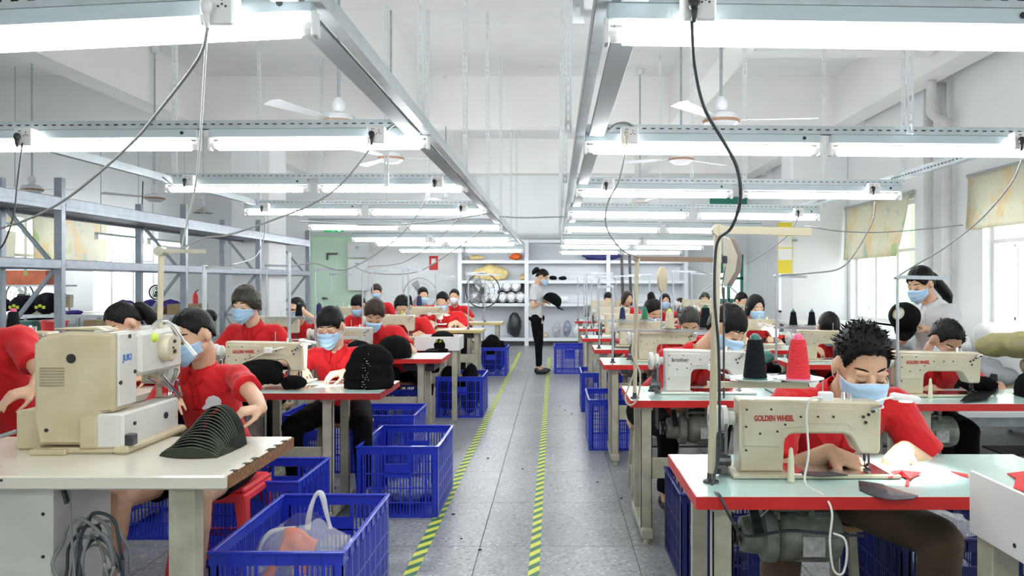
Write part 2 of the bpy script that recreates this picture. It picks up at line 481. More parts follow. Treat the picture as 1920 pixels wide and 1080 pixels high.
for x0, x1, z in ((-2.12, -1.80, 3.602), (1.62, 1.9, 3.602), (3.95, 4.24, 3.602), (-5.3, -5.0, 3.602)): b.box(x0, x1, YF, YB, z, ZC)
b.build('long_beam', BEAM, ceil, 0)
def column(name, x0, x1, y0, y1, label):
    o = struct(name, M().cbox(x0, x1, y0, y1, 0, 3.6, .012), WALL, 0); return o
column('pillar', -4.60, -4.06, 11.0, 11.7, '')
column('pillar', 3.56, 4.398, 11.6, 12.15, '')
b = M().box(XR - .015, XR - .001, YF, YB, 0, .1); struct('baseboard_right', b, mat('skirting', (.35, .36, .36), .5), 0)
b = M().box(-4.35, 3.6, YB - .015, YB - .001, 0, .1); struct('baseboard_back', b, MATS['skirting'], 0)

# windows: sash frames with a fine mesh grille, bright yard beyond
def window(n, xw, y0, y1, side, zs=.84, zt=2.42):
    s = side
    root = struct('window_%d' % n, M().box(min(xw, xw + s * .34), max(xw, xw + s * .34), y0, y1, zs - .04, zs - .001), TRIMW, 0)
    xm = xw + s * .12; w_ = .05; b = M()
    for a in (y0, y1 - w_): b.box(xm - .03, xm + .03, a, a + w_, zs, zt)
    for z in (zs, zt - w_): b.box(xm - .029, xm + .029, y0, y1, z, z + w_)
    k = 3; b2 = M(); L_ = y1 - y0
    b.box(xm - .028, xm + .028, y0, y1, 1.78, 1.82)
    b.build('window_frame', TRIMW, root, 0)
    for i in range(1, k): b2.box(xm - .025, xm + .025, y0 + L_ * i / k - .03, y0 + L_ * i / k + .03, zs + w_, zt - w_)
    b2.build('mullion', TRIMW, root, 0)
    g = M(); xg = xm + s * .10
    y = y0 + .04
    while y < y1:
        g.box(xg - .0012, xg + .0012, y - .0012, y + .0012, zs, zt); y += .085
    z = zs + .03
    while z < zt:
        g.box(xg - .001, xg + .001, y0, y1, z - .0012, z + .0012); z += .085
    o = g.build('wire_grille', mat('grille', (.22, .26, .24), .6), root, 0); o['kind'] = 'stuff'
    gp = M().box(xm - .003, xm + .003, y0 + w_, y1 - w_, zs + w_, zt - w_)
    gp.build('pane', mat('window_glass', (.93, .97, .96), .02, alpha=.12, spec=.6), root, 0)
    return root
wn = 1
for a, c in RW: window(wn, XR, a, c, 1); wn += 1
for a, c in LW: window(wn, XL, a, c, -1); wn += 1

# roller blinds printed with flowers
def blind_mat():
    m = bpy.data.materials.new('flower_blind'); m.use_nodes = True; nt = m.node_tree; N = nt.nodes; L = nt.links; p = N['Principled BSDF']
    tc = N.new('ShaderNodeTexCoord'); cur = (.80, .79, .69)
    prev = None
    for k, (sc, lo, col, off) in enumerate(((2.6, .53, (.82, .68, .46), 0), (2.8, .57, (.52, .66, .34), 7), (3.2, .60, (.46, .66, .62), 13), (14, .62, (.82, .64, .30), 21))):
        mp = N.new('ShaderNodeMapping'); mp.inputs['Location'].default_value = (off, off * .7, 0); mp.inputs['Scale'].default_value = (1, 1.0, .8)
        L.new(tc.outputs['Object'], mp.inputs['Vector'])
        n = N.new('ShaderNodeTexNoise'); n.inputs['Scale'].default_value = sc; n.inputs['Detail'].default_value = 5; n.inputs['Roughness'].default_value = .65
        L.new(mp.outputs[0], n.inputs['Vector'])
        r = N.new('ShaderNodeValToRGB'); r.color_ramp.elements[0].position = lo; r.color_ramp.elements[1].position = lo + .05
        r.color_ramp.elements[1].color = (.75, .75, .75, 1)
        L.new(n.outputs['Fac'], r.inputs['Fac'])
        mx = N.new('ShaderNodeMix'); mx.data_type = 'RGBA'
        L.new(r.outputs['Color'], mx.inputs[0])
        if prev is None: mx.inputs[6].default_value = (*cur, 1)
        else: L.new(prev, mx.inputs[6])
        mx.inputs[7].default_value = (*col, 1); prev = mx.outputs[2]
    L.new(prev, p.inputs['Base Color']); p.inputs['Roughness'].default_value = .8
    tr = N.new('ShaderNodeBsdfTranslucent'); L.new(prev, tr.inputs['Color']); ms = N.new('ShaderNodeMixShader'); ms.inputs[0].default_value = .5
    L.new(p.outputs[0], ms.inputs[1]); L.new(tr.outputs[0], ms.inputs[2]); L.new(ms.outputs[0], N['Material Output'].inputs[0])
    return m
BLIND = blind_mat()
def blind(x, y0, y1, zt, zb, label, skew=0, s=-1):
    t = thing('roller_blind', label, 'blind', (x, (y0 + y1) / 2, zt), 0, 'flowered roller blinds in the windows')
    h = (y1 - y0) / 2
    M().cyl((0, -h - .04, 0), (0, h + .04, 0), .022, n=10).build('roller', GALV, t)
    def fn(u, v):
        y = -h + 2 * h * u
        if skew: y = -h + skew * v ** 1.4 * (1 - u) + 2 * h * u
        return (s * .022 + .02 * math.sin(u * 9 + v * 2) * v, y, -v * (zt - zb))
    M().shell(fn, 40, 14, .003).build('cloth', BLIND, t, 180)
    return t
blind(XR - .04, 5.3, 8.12, 2.50, 1.93, 'flowered roller blind of the near right window, above the stacked sacks')
blind(XR - .04, 9.45, 11.55, 2.49, 1.72, 'flowered roller blind with a skewed edge beside the drain pipes', skew=.42)
blind(XL + .04, 9.9, 11.4, 2.45, 1.72, 'flowered roller blind in the left far window behind the rack, nearer one', s=1)
blind(XL + .04, 11.75, 13.7, 2.45, 1.72, 'flowered roller blind in the left far window behind the rack, farther one', s=1)

# doors
d1 = struct('door_1', M().cbox(-5.60, -4.42, YB + .02, YB + .07, 0, 2.45, .004), GREEND, 0)
b = M()
b.box(-5.70, -5.60, YB - .03, YB + .1, 0, 2.52).box(-4.42, -4.32, YB - .03, YB + .1, 0, 2.52).box(-5.70, -4.32, YB - .03, YB + .1, 2.45, 2.54)
b.build('door_frame', mat('door_frame_grey', (.55, .62, .58), .5), d1, 0)
M().cyl((-5.28, YB + .01, 1.02), (-5.28, YB - .05, 1.02), .03).cyl((-5.28, YB - .04, 1.02), (-5.18, YB - .04, 1.02), .012).build('door_handle', STEELD, d1)
b = M().box(-5.22, -4.98, YB - .01, YB + .02, 2.02, 2.06).box(-5.22, -5.19, YB - .03, YB + .02, 1.9, 2.03)
b.build('door_closer', STEELD, d1, 0)
d2 = struct('door_2', M().box(3.66, 4.32, YB + .05, YB + .09, 0, .95), GREENT, 0)
b = M()
for x in (3.66, 3.96, 4.26): b.box(x, x + .06, YB + .02, YB + .1, 0, 2.02)
for z in (.95, 1.45, 1.96): b.box(3.66, 4.32, YB + .02, YB + .1, z, z + .06)
b.box(3.66, 4.32, YB + .05, YB + .09, 1.6, 1.96)
b.build('door_frame', GREENT, d2, 0)
M().box(3.7, 4.28, YB + .06, YB + .07, 1.0, 1.6).build('pane', mat('door_glass', (.55, .85, .78), .1, alpha=.5), d2, 0)

t = thing('wall_board', 'teal board high on the back wall above the right light rows', 'board', (3.55, YB - .03, 2.95))
M().cbox(0, .84, 0, .028, 0, .40, .003).build('panel', GREENT, t, 0)
M().box(0, .84, -.006, 0, .38, .40).box(0, .84, -.006, 0, 0, .02).build('frame', GALV, t, 0)
# warning tape on the floor: green and yellow slanting stripes
TG = mat('tape_green', (.02, .16, .07), .5); TY = mat('tape_yellow', (.68, .70, .06), .5)
def tape(x, w_, y0, y1, label):
    t = M(); pt = .062; n = int((y1 - y0) / pt); s = .07
    for k in range(n):
        a = y0 + k * pt; t.cur = k % 2
        t.add([(x - w_ / 2, a, .0), (x + w_ / 2, a + s, .0), (x + w_ / 2, a + pt + s, .0), (x - w_ / 2, a + pt, .0),
               (x - w_ / 2, a, .0012), (x + w_ / 2, a + s, .0012), (x + w_ / 2, a + pt + s, .0012), (x - w_ / 2, a + pt, .0012)],
              [(3, 2, 1, 0), (4, 5, 6, 7), (0, 1, 5, 4), (1, 2, 6, 5), (2, 3, 7, 6), (3, 0, 4, 7)])
    o = t.build('floor_tape', [TG, TY], None, 0); tag(o, label, 'tape', 'striped floor tapes along the aisle')
tape(-.685, .06, .6, 15.4, 'green and yellow striped tape on the floor beside the left crates')
tape(-.10, .052, .6, 14.2, 'green and yellow striped tape on the floor down the right of the aisle')

# drain pipes on the right pier
t = thing('drain_pipe', 'pair of white drain pipes with an offset bend on the right pier', 'pipe', (0, 0, 0))
pts = bez([(4.14, 8.5, 3.6), (4.14, 8.5, 3.32), (4.15, 8.5, 3.24), (4.22, 8.5, 3.18), (4.27, 8.5, 3.16), (4.31, 8.5, 3.08), (4.31, 8.5, 2.9), (4.31, 8.5, 0)], 6)
M().tube(pts, .052, 14).build('pipe', PVC, t, 180)
M().tube([(4.30, 8.9, 3.6), (4.30, 8.9, 0)], .052, 14).build('pipe', PVC, t, 180)
M().tube([(4.31, 8.62, 3.6), (4.31, 8.62, 3.28), (4.31, 8.56, 3.16)], .05, 14).build('pipe', PVC, t, 180)
for z in (3.30, 3.02, 1.5): M().cyl((4.31 if z < 3.2 else 4.14, 8.5, z - .035), (4.31 if z < 3.2 else 4.14, 8.5, z + .035), .06, n=14).build('pipe_collar', PVC, t)

# the yard beyond the right windows
ground = struct('yard_ground', M().box(XR + .25, 30, -12, 34, -.4, -.3), mat('concrete_yard', (.55, .55, .52), .9), 0)
def facade(x, y0, y1, z1, n, label, wallm, winm, rows):
    t = thing('building', label, 'building', (x, (y0 + y1) / 2, -.3)); h = (y1 - y0) / 2
    M().box(0, 4, -h, h, 0, z1).build('wall', wallm, t, 0)
    M().box(-.25, 4.2, -h - .2, h + .2, z1, z1 + .25).build('roof', mat('roof_concrete', (.5, .5, .48), .9), t, 0)
    for r in range(rows):
        for k in range(n):
            y = -h + (k + .5) * 2 * h / n; z = .9 + r * 3.0
            f = M()
            f.box(-.06, .02, y - .75, y + .75, z, z + .07).box(-.06, .02, y - .75, y + .75, z + 1.5, z + 1.57)
            for q in (-.75, -.04, .68): f.box(-.06, .02, y + q, y + q + .07, z, z + 1.57)
            fo = f.build('window_frame', TRIMW, t, 0)
            M().box(-.03, -.01, y - .7, y + .7, z + .05, z + 1.52).build('pane', winm, fo, 0)
    return t
facade(9.6, 6, 19.3, 7, 5, 'pale building with rows of windows seen through the near right window', mat('far_render', (.72, .66, .60), .9), mat('far_window', (.34, .30, .28), .3), 2)
facade(9.2, 20.0, 27, 7, 2, 'light green building beyond the far right window', mat('far_green', (.40, .74, .32), .9), mat('far_window2', (.24, .5, .26), .3), 2)
facade(-18, -4, 30, 6, 6, 'pale building with rows of windows outside the left windows', mat('far_pale', (.8, .8, .78), .9), MATS['far_window'], 2)
struct('yard_ground', M().box(-24, XL - .25, -12, 34, -.4, -.3), MATS['concrete_yard'], 0)

# ------------------------------------------------------------------ light rows
def light_row(name, d, z, xs, dz, dy, where, row, slots=True, ext=(0, 0)):
    '''one hanging row: slotted rail (top-level) and its fluorescent lamps'''
    x0 = min(a for a, _ in xs) - ext[0]; x1 = max(c for _, c in xs) + ext[1]
    L_ = x1 - x0; xm = (x0 + x1) / 2
    rot = Matrix.Translation((xm, d, z)) @ Matrix.Rotation(-math.atan2(dz, L_), 4, 'Y') @ Matrix.Rotation(math.atan2(dy, L_), 4, 'Z')
    t = thing('slotted_rail', 'slotted pale grey rail carrying the %s light row %s' % (where, row), 'rail', rot.translation, 0, 'slotted rails above the lights')
    t.rotation_euler = rot.to_euler(); h = L_ / 2
    b = M(); za, zb_ = .085, .128; H0, H1 = .104, .1105
    b.box(-h, h, -.022, -.019, za, H0).box(-h, h, -.022, -.019, H1, zb_)
    if slots:
        x = -h
        while x < h - .046:
            b.box(x, x + .024, -.022, -.019, H0, H1); x += .046
        b.box(x, h, -.022, -.019, H0, H1)
    b.box(-h, h, -.019, .022, zb_ - .003, zb_).box(-h, h, .019, .022, za, zb_ - .003)
    b.build('channel', ALU, t, 0)
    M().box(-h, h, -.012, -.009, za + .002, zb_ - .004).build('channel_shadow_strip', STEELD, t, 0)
    for k, (a, c) in enumerate(xs):
        nm = ['inner', 'outer'][k] if len(xs) > 1 else 'single'
        lm = (a + c) / 2 - xm; lh = (c - a) / 2
        lt = thing('fluorescent_lamp', 'lit fluorescent tube lamp, %s one of the %s row %s' % (nm, where, row), 'lamp', (0, 0, 0), 0, 'fluorescent tube lamps')
        lt.matrix_world = rot @ Matrix.Translation((lm, 0, 0))
        M().cbox(-lh, lh, -.024, .024, .036, .0845, .004).build('batten', BATTEN, lt, 0)
        M().cyl((-lh + .045, 0, 0), (lh - .045, 0, 0), .027 if d < 5 else .024, n=16).build('tube', TUBE, lt)
        for s in (-1, 1):
            e = M(); e.cbox(s * lh - .008, s * lh + .008, -.02, .02, -.028, .044, .003)
            e.cyl((s * lh, 0, 0), (s * (lh - .047), 0, 0), .021, n=12)
            e.build('lamp_holder', PLASTW, lt)
        if d < 9: M().cyl((lh * .86, -.0235, .063), (lh * .86, -.028, .063), .009, n=10).build('knockout_hole', SCREW, lt)
def px2(d, a, c): return ((a - VX) * d / FPX, (c - VX) * d / FPX)
def zt(d, y): return CZ - (y - VY) * d / FPX
ROWN = ['nearest the camera', 'second from the camera', 'third from the camera', 'fourth from the camera', 'fifth from the camera', 'sixth from the camera', 'seventh from the camera', 'eighth from the camera']
LR = [(2.15, 72, [(-262, 592)], .062, .0), (4.05, 273, [(395, 803), (-38, 374)], .014, 0), (6.30, 355, [(597, 875), (311, 578)], 0, 0), (8.05, 399, [(692, 912), (459, 677)], -.004, 0),
      (10.1, 427.5, [(764, 941), (579, 751)], -.006, 0), (12.3, 450, [(811, 957), (660, 802)], 0, 0), (13.9, 458.5, [(839, 967), (704, 832)], 0, 0), (15.5, 471, [(872, 981), (748, 869)], 0, 0)]
RR = [(2.15, 72, [(1137, 1965)], -.018, 0), (4.1, 283, [(1097, 1536), (1556, 1990)], -.02, 0), (6.1, 366, [(1081, 1372), (1393, 1688)], -.022, 0), (7.9, 406, [(1066, 1292), (1308, 1536)], -.03, 0),
      (9.95, 433, [(1059, 1237), (1249, 1427)], -.03, 0), (12.2, 455, [(1054, 1201), (1208, 1346)], -.02, 0), (13.7, 464.5, [(1051, 1181), (1189, 1319)], -.02, 0), (15.5, 474.5, [(1049, 1162), (1167, 1278)], 0, 0)]
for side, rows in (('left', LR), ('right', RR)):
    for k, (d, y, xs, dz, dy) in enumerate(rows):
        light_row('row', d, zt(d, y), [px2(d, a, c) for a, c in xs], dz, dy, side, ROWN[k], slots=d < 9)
# rows hanging behind the photographer, the hall goes on there
for k, y in enumerate((.15, -1.8)):
    light_row('row', y, 2.1, [(-1.95, -.72)], 0, 0, 'left', ['above the photographer', 'behind the photographer'][k], slots=False)
    light_row('row', y, 2.1, [(.2, 1.43)], 0, 0, 'right', ['above the photographer', 'behind the photographer'][k], slots=False)
# lamps of the left room, in line along the depth
for k, (y0, y1, q) in enumerate(((9.2, 10.6, 'nearest'), (12.3, 13.7, 'middle'), (13.9, 15.4, 'farthest'))):
    lt = thing('fluorescent_lamp', 'lit fluorescent tube lamp along the left wall beyond the rack, %s one' % q, 'lamp', (-7.3, (y0 + y1) / 2, 2.1), R(90), 'fluorescent tube lamps')
    lh = (y1 - y0) / 2
    M().cbox(-lh, lh, -.024, .024, .042, .0845, .004).build('batten', BATTEN, lt, 0)
    M().cyl((-lh + .045, 0, 0), (lh - .045, 0, 0), .024, n=12).build('tube', TUBE, lt)
    M().box(-lh - .008, -lh + .045, -.02, .02, -.028, .044).box(lh - .045, lh + .008, -.02, .02, -.028, .044).build('lamp_holder', PLASTW, lt, 0)
    M().tube([(-lh * .8, 0, .08), (-lh * .8, 0, 2.2)], .006, 6).tube([(lh * .8, 0, .08), (lh * .8, 0, 2.2)], .006, 6).build('hanging_rod', GALV, lt)
# long girder rails that the rows bolt to
def girder(x, y0, y1, z, side, label, extra=0):
    t = thing('girder_rail', label, 'rail', (x, y0, z), 0, 'long rails above the work rows'); L_ = y1 - y0
    b = M(); b.box(-.022, -.019, 0, L_, 0, .014).box(-.022, -.019, 0, L_, .027, .05).box(-.022, .022, 0, L_, .05, .053)
    y = 0
    while y < L_:
        b.box(-.022, -.019, y, y + .022, .014, .027); y += .05
    b.box(-.019, .022, 0, L_, -.003, .0); b.box(.019, .022, 0, L_, 0, .05)
    b.build('channel', ALU, t, 0)
    if extra:
        M().cbox(extra - .04, extra + .04, 0, L_, -.004, .012, .003).build('cable_tray', TRAYM, t, 0)
    return t
girder(-.665, 1.2, 15.6, 2.155, -1, 'long slotted girder rail left of the aisle joining the left light rows', extra=-.075)
girder(.135, 1.2, 15.6, 2.155, 1, 'long slotted girder rail right of the aisle joining the right light rows', extra=.085)
girder(-3.12, 3.0, 9.5, 2.19, -1, 'long slotted rail at the outer ends of the left light rows')
girder(2.72, 3.4, 9.6, 2.19, 1, 'long slotted rail at the outer ends of the right light rows')
# hangers from the slab
hm = M(); z = 0
for k in range(43):
    hm.box(-.017, -.006, -.002, .001, z, z + .05).box(.006, .017, -.002, .001, z, z + .05).box(-.006, .006, -.002, .001, z, z + .02); z += .05
hm.box(.0145, .0175, 0, .025, 0, 2.15)
hme = hm.mesh('hanger', HANGM, 0)
HP = [(-.69, 3.98), (-.69, 5.95), (-.69, 7.95), (-.69, 9.9), (-.69, 12.2), (-.69, 14), (.07, 2.3), (.07, 4.0), (.08, 6.0), (.08, 7.9), (.08, 9.95), (.08, 12.2), (-1.35, 6.2), (-1.35, 8.2),
      (-3.1, 4.1), (-3.1, 6.3), (-3.1, 8.1), (1.84, 4.0), (2.75, 6.1), (1.5, 6.1), (2.75, 7.9), (1.4, 7.9), (1.35, 9.9), (-3.05, 10.1), (-2.7, 12.3)]
for k, (x, y) in enumerate(HP):
    side = 'left of the aisle' if x < 0 else 'right of the aisle'
    o = link('hanger_strip', hme, None, (x, y, 2.15)); nr = min(range(8), key=lambda q: abs(LR[q][0] - y))
    tag(o, 'perforated hanger strip %s, light row %s, %s' % (side, ROWN[nr], 'inner' if abs(x + .3) < .5 else ('middle' if abs(x) < 1.6 else 'outer')), 'hanger', 'hanger strips from the ceiling')
# square stub duct by the right rail
tag(M().cbox(.09, .15, 2.55, 2.62, 2.28, 2.95, .004).build('trunking_stub', PLASTW), 'short white cable trunking hanging beside the right girder rail', 'trunking')

# ceiling fans
def fan(x, y, z, rz, label, rod=.6):
    t = thing('ceiling_fan', label, 'ceiling fan', (x, y, z), rz, 'ceiling fans')
    M().cyl((0, 0, .07), (0, 0, ZC - z), .011, n=8).build('rod', GALV, t)
    M().lathe([(.03, .06), (.045, .09), (.042, .13), (.02, .16)], 16).build('lower_canopy', FANM, t)
    M().lathe([(.001, .17), (.001, .17)], 4)
    M().lathe([(.03, ZC - z - .07), (.055, ZC - z - .03), (.06, ZC - z)], 14).build('upper_canopy', FANM, t)
    M().lathe([(.02, -.055), (.07, -.05), (.115, -.02), (.12, .005), (.10, .04), (.03, .06)], 24).build('motor_housing', FANM, t)
    M().lathe([(.117, -.019), (.124, -.01), (.124, .0), (.118, .003)], 24).build('trim_ring', mat('fan_ring', (.35, .2, .12), .4), t)
    for k in range(3):
        a = k * 2 * math.pi / 3; mx = Matrix.Rotation(a, 4, 'Z') @ Matrix.Rotation(R(9), 4, 'X')
        bl = M(mx); bl.prism([(.0, 0)] * 0 or [(.09, 0), (.2, .0), (.2, .004), (.09, .004)], -.015, .015)
        vs = [(.18, -.03), (.62, -.07), (.64, .0), (.62, .045), (.18, .03)]
        bl.add([(p, q, 0) for p, q in vs] + [(p, q, .004) for p, q in vs], [(4, 3, 2, 1, 0), (5, 6, 7, 8, 9), (0, 1, 6, 5), (1, 2, 7, 6), (2, 3, 8, 7), (3, 4, 9, 8), (4, 0, 5, 9)])
        bl.build('blade', FANM, t, 0)
    return t
def fan_px(px, py, d, rz, label): p = W(px, py, d); fan(p.x, p.y, p.z, rz, label)
fan_px(635, 228, 5.2, R(8), 'white ceiling fan above the second left light row')
fan_px(1352, 226, 5.2, R(-5), 'white ceiling fan above the second right light row')
fan_px(733, 296, 7.2, R(10), 'white ceiling fan above the third left light row')
fan_px(1277, 298, 7.4, R(160), 'white ceiling fan above the third right light row')
fan_px(60, 355, 9.2, R(3), 'white ceiling fan far left above the steel rack')
fan_px(290, 371, 9.6, R(-2), 'white ceiling fan beside the slotted rail over the rack')
fan_px(1200, 381, 10.6, R(160), 'small far ceiling fan between the right light rows')
fan_px(836, 380, 11, R(20), 'small far ceiling fan between the left light rows')
t = thing('bell_lamp', 'small bell shaped pendant lamp hanging over the rack', 'lamp', W(381, 398, 9.8))
M().lathe([(.02, .07), (.03, .05), (.06, .03), (.13, -.01), (.125, -.012), (.05, .02), (.015, .04)], 20).build('shade', mat('lamp_shade_grey', (.45, .46, .44), .4), t)
M().cyl((0, 0, .06), (0, 0, ZC - t.location.z), .006, n=6).build('cord', GALV, t)
M().ell((0, 0, 0), .03, 10).build('bulb', PLASTW, t)
for k, (px, py, d) in enumerate(((1277, 192, 4.2),)):
    t = thing('smoke_detector', 'small round detector under the right ceiling bay', 'detector', (W(px, py, d).x, W(px, py, d).y + 1.5, 3.5))
    M().lathe([(.02, -.03), (.05, -.01), (.055, .01), (.03, .02)], 16).build('body', PLASTW, t)
    M().cyl((0, 0, .01), (0, 0, .8), .008, n=6).build('rod', GALV, t)

# sockets on the rails, with plugs
def socket(px, py, d, label, plug='k', sc=1.):
    t = thing('socket_box', label, 'socket', W(px, py, d) , 0, 'socket boxes on the light rows')
    M().cbox(-.045, .045, -.03, .03, -.045, .045, .005).build('box', PLASTW, t, 0)
    b = M()
    for x, z in ((.016, .022), (.016, .010), (.006, .004), (.026, .004), (-.02, .028), (-.012, .028)): b.cyl((x, -.0301, z), (x, -.0325, z), .003, n=6)
    b.build('holes', SCREW, t)
    p = M().cap((-.018, -.045, .0), (-.018, -.048, -.012), .017, .015, 10).cap((-.018, -.047, -.015), (-.018, -.045, -.05), .011, .007, 8)
    p.build('plug', {'k': PLASTK, 'w': PLASTW, 'y': CREAMB}[plug], t, 180)
    return t
socket(414, 22, 2.09, 'white socket box on the nearest left light row', 'w')
socket(707, 254, 3.98, 'white socket box near the inner end of the second left light row')
socket(50, 258, 3.98, 'white socket box at the far left of the second left light row')
socket(820, 341, 6.24, 'white socket box at the inner end of the third left light row')
socket(355, 339, 6.24, 'white socket box at the outer end of the third left light row')
socket(868, 389, 8.0, 'small socket box at the inner end of the fourth left light row')
socket(497, 389, 8.0, 'small socket box at the outer end of the fourth left light row')
socket(1308, 14, 2.09, 'white socket box on the nearest right light row')
socket(1180, 255, 4.03, 'white socket box with beige plug on the second right light row', 'y')
socket(1912, 265, 4.03, 'white socket box cut by the right edge on the second right light row')
socket(1140, 346, 6.04, 'white socket box at the inner end of the third right light row')
socket(1637, 354, 6.04, 'white socket box at the outer end of the third right light row')
socket(1497, 398, 7.84, 'small socket box at the outer end of the fourth right light row')

def cable(pts, r, m, label, n=8, name='cable', group='cables hanging from the light rows'):
    P = bez([W(*p) for p in pts], n)
    o = M().tube(P, r, 7).build(name, m, None, 180); return tag(o, label, 'cable', group)
cable([(390, 52, 2.06), (372, 110, 2.1), (300, 205, 2.3), (240, 275, 2.45), (135, 365, 2.7), (60, 408, 2.85), (-20, 435, 3.0)], .0045, CABLEG, 'thick grey cable sweeping from the nearest left socket to the left edge')
cable([(388, 50, 2.06), (384, 120, 2.2), (376, 250, 2.5), (366, 350, 2.8), (350, 420, 3.1), (340, 466, 3.25)], .0035, CABLEW, 'white cable hanging from the nearest left socket to the bun-haired sewer\'s pole')
cable([(692, 282, 3.9), (640, 345, 3.8), (585, 383, 3.7), (510, 413, 3.6), (430, 440, 3.45), (380, 447, 3.4), (338, 468, 3.3)], .0045, CABLEG, 'grey cable from the second left row down to the pole of the bun-haired sewer')
cable([(806, 362, 6.2), (770, 420, 5.8), (725, 462, 5.4), (650, 505, 5.0), (590, 494, 4.8), (542, 500, 4.7)], .0045, CABLEG, 'grey cable from the third left row down to the pole with the long horizontal arm')
cable([(42, 268, 3.95), (33, 340, 3.9), (26, 400, 3.8), (8, 455, 3.8), (-15, 480, 3.8)], .004, CABLEK, 'dark cable hanging down the far left edge')
cable([(272, 325, 6.1), (300, 330, 6.1), (330, 352, 6.15)], .004, CABLEK, 'short dark cable bowing to the third left lamp')
cable([(268, 340, 8.6), (266, 400, 8.6), (262, 460, 8.6), (260, 545, 8.6)], .006, CABLEK, 'dark cable hanging straight down inside the rack')
cable([(1297, 40, 2.03), (1302, 120, 2.0), (1320, 200, 1.98), (1355, 262, 1.98), (1382, 315, 1.98), (1388, 375, 2.0), (1372, 425, 2.1), (1350, 444, 2.2)], .0048, CABLEK, 'thick dark cable from the nearest right socket to the tall cream pole')
cable([(1172, 290, 3.95), (1160, 340, 3.9), (1140, 380, 3.9), (1137, 425, 3.9), (1165, 468, 3.95), (1196, 482, 4.05)], .0045, CABLEG, 'grey cable from the second right row to the pole with the brown arm')
cable([(1641, 378, 6.0), (1636, 415, 5.95), (1606, 470, 5.9), (1575, 503, 5.85), (1520, 512, 5.8), (1465, 516, 5.75)], .006, CABLEG, 'grey cable swinging from the third right row to the far right pole')
cable([(1916, 300, 4.0), (1895, 345, 4.0), (1840, 410, 4.05), (1770, 465, 4.1), (1715, 498, 4.15), (1676, 523, 4.2)], .0045, CABLEG, 'grey cable from the right edge down to the pole beside the standing woman')
cable([(1510, 424, 7.9), (1570, 433, 7.9), (1640, 436, 7.9), (1720, 431, 8.0), (1805, 422, 8.1)], .006, CABLEG, 'slack grey cable strung to the drain pipes')
cable([(935, 406, 8.0), (985, 408, 7.95), (1062, 406, 7.9)], .008, GALV, 'cable strung across the aisle between the fourth light rows')
cable([(560, 415, 8.0), (700, 422, 8.0), (800, 417, 8.0), (920, 400, 8.0)], .006, CABLEG, 'slack grey cable under the fourth left light row')
cable([(497, 400, 7.9), (496, 440, 7.6), (480, 480, 7.2), (432, 498, 5.6)], .006, CABLEG, 'grey cable from the fourth left row to the pole of the short-haired sewer')
cable([(1390, 480, 8.8), (1360, 520, 8.8), (1290, 500, 9)], .005, CABLEG, 'thin cable sagging in the far right')
cable([(1498, 405, 7.8), (1478, 440, 8), (1440, 470, 8.4), (1400, 495, 8.8)], .006, CABLEG, 'thin cable down from the fourth right row')
cable([(870, 395, 8.0), (830, 440, 8.3), (760, 490, 8.6), (690, 500, 8.7)], .006, CABLEG, 'thin cable from the fourth left row to the far machines')
cable([(905, 430, 10), (850, 470, 10.2), (780, 510, 10.4), (700, 512, 10.5), (665, 500, 10.4)], .008, CABLEG, 'thin cable from the fifth left row to the far machines')
cable([(720, 250, 4.0), (740, 233, 4.0), (765, 235, 4.0), (785, 244, 4.0)], .007, CABLEG, 'bent grey conduit behind the second left socket')
cable([(1140, 246, 4.05), (1155, 233, 4.05), (1175, 231, 4.05), (1190, 240, 4.05)], .007, CABLEG, 'bent grey conduit behind the second right socket')
# ================================================================== FURNITURE
def make_table(name, x0, x1, yf, yb, label, top=TOPG, edge=EDGER, z=.76, th=.038, group='sewing tables', legs=(.08, .08), stand=STEELC, drawer=True):
    t = thing(name, label, 'table', (x0, yf, 0), 0, group); w_ = x1 - x0; d = yb - yf
    M().cbox(.004, w_ - .004, .004, d - .004, z - th + .002, z, .0015).build('tabletop', top, t, 0)
    b = M(); e0, e1 = z - th, z - .0015
    b.box(0, w_, 0, .004, e0, e1).box(0, w_, d - .004, d, e0, e1).box(0, .004, .004, d - .004, e0, e1).box(w_ - .004, w_, .004, d - .004, e0, e1)
    b.build('edge_band', edge, t, 0)
    for x in (legs[0], w_ - legs[1]):
        b = M(); b.box(x - .03, x + .03, .06, .064, .06, z - th).box(x - .03, x - .026, .06, .10, .06, z - th).box(x + .026, x + .03, .06, .10, .06, z - th)
        for k in range(4): b.cyl((x, .058, .16 + k * .15), (x, .06, .16 + k * .15), .008, n=8)
        b.box(x - .035, x + .035, .05, d - .06, z - th - .02, z - th)
        b.build('leg', stand, t, 0)
        f = M(); f.cbox(x - .03, x + .03, .0, d, .03, .075, .004); f.cyl((x, .03, 0), (x, .03, .03), .02, n=10).cyl((x, d - .03, 0), (x, d - .03, .03), .02, n=10)
        f.build('foot', stand, t, 0)
        M().box(x - .025, x + .025, d - .14, d - .10, .075, z - th).build('leg', stand, t, 0)
    M().cbox(legs[0], w_ - legs[1], .075, .095, .33, .44, .003).build('crossbar', stand, t, 0)
    M().cbox(w_ * .3, w_ * .68, .16, .46 if d > .5 else d, .10, .115, .003).build('treadle', IRON, t, 0)
    if drawer: M().cbox(w_ - .34, w_ - .08, .12, d - .08, z - th - .075, z - th - .002, .003).build('drawer', PLASTK, t, 0)
    return t

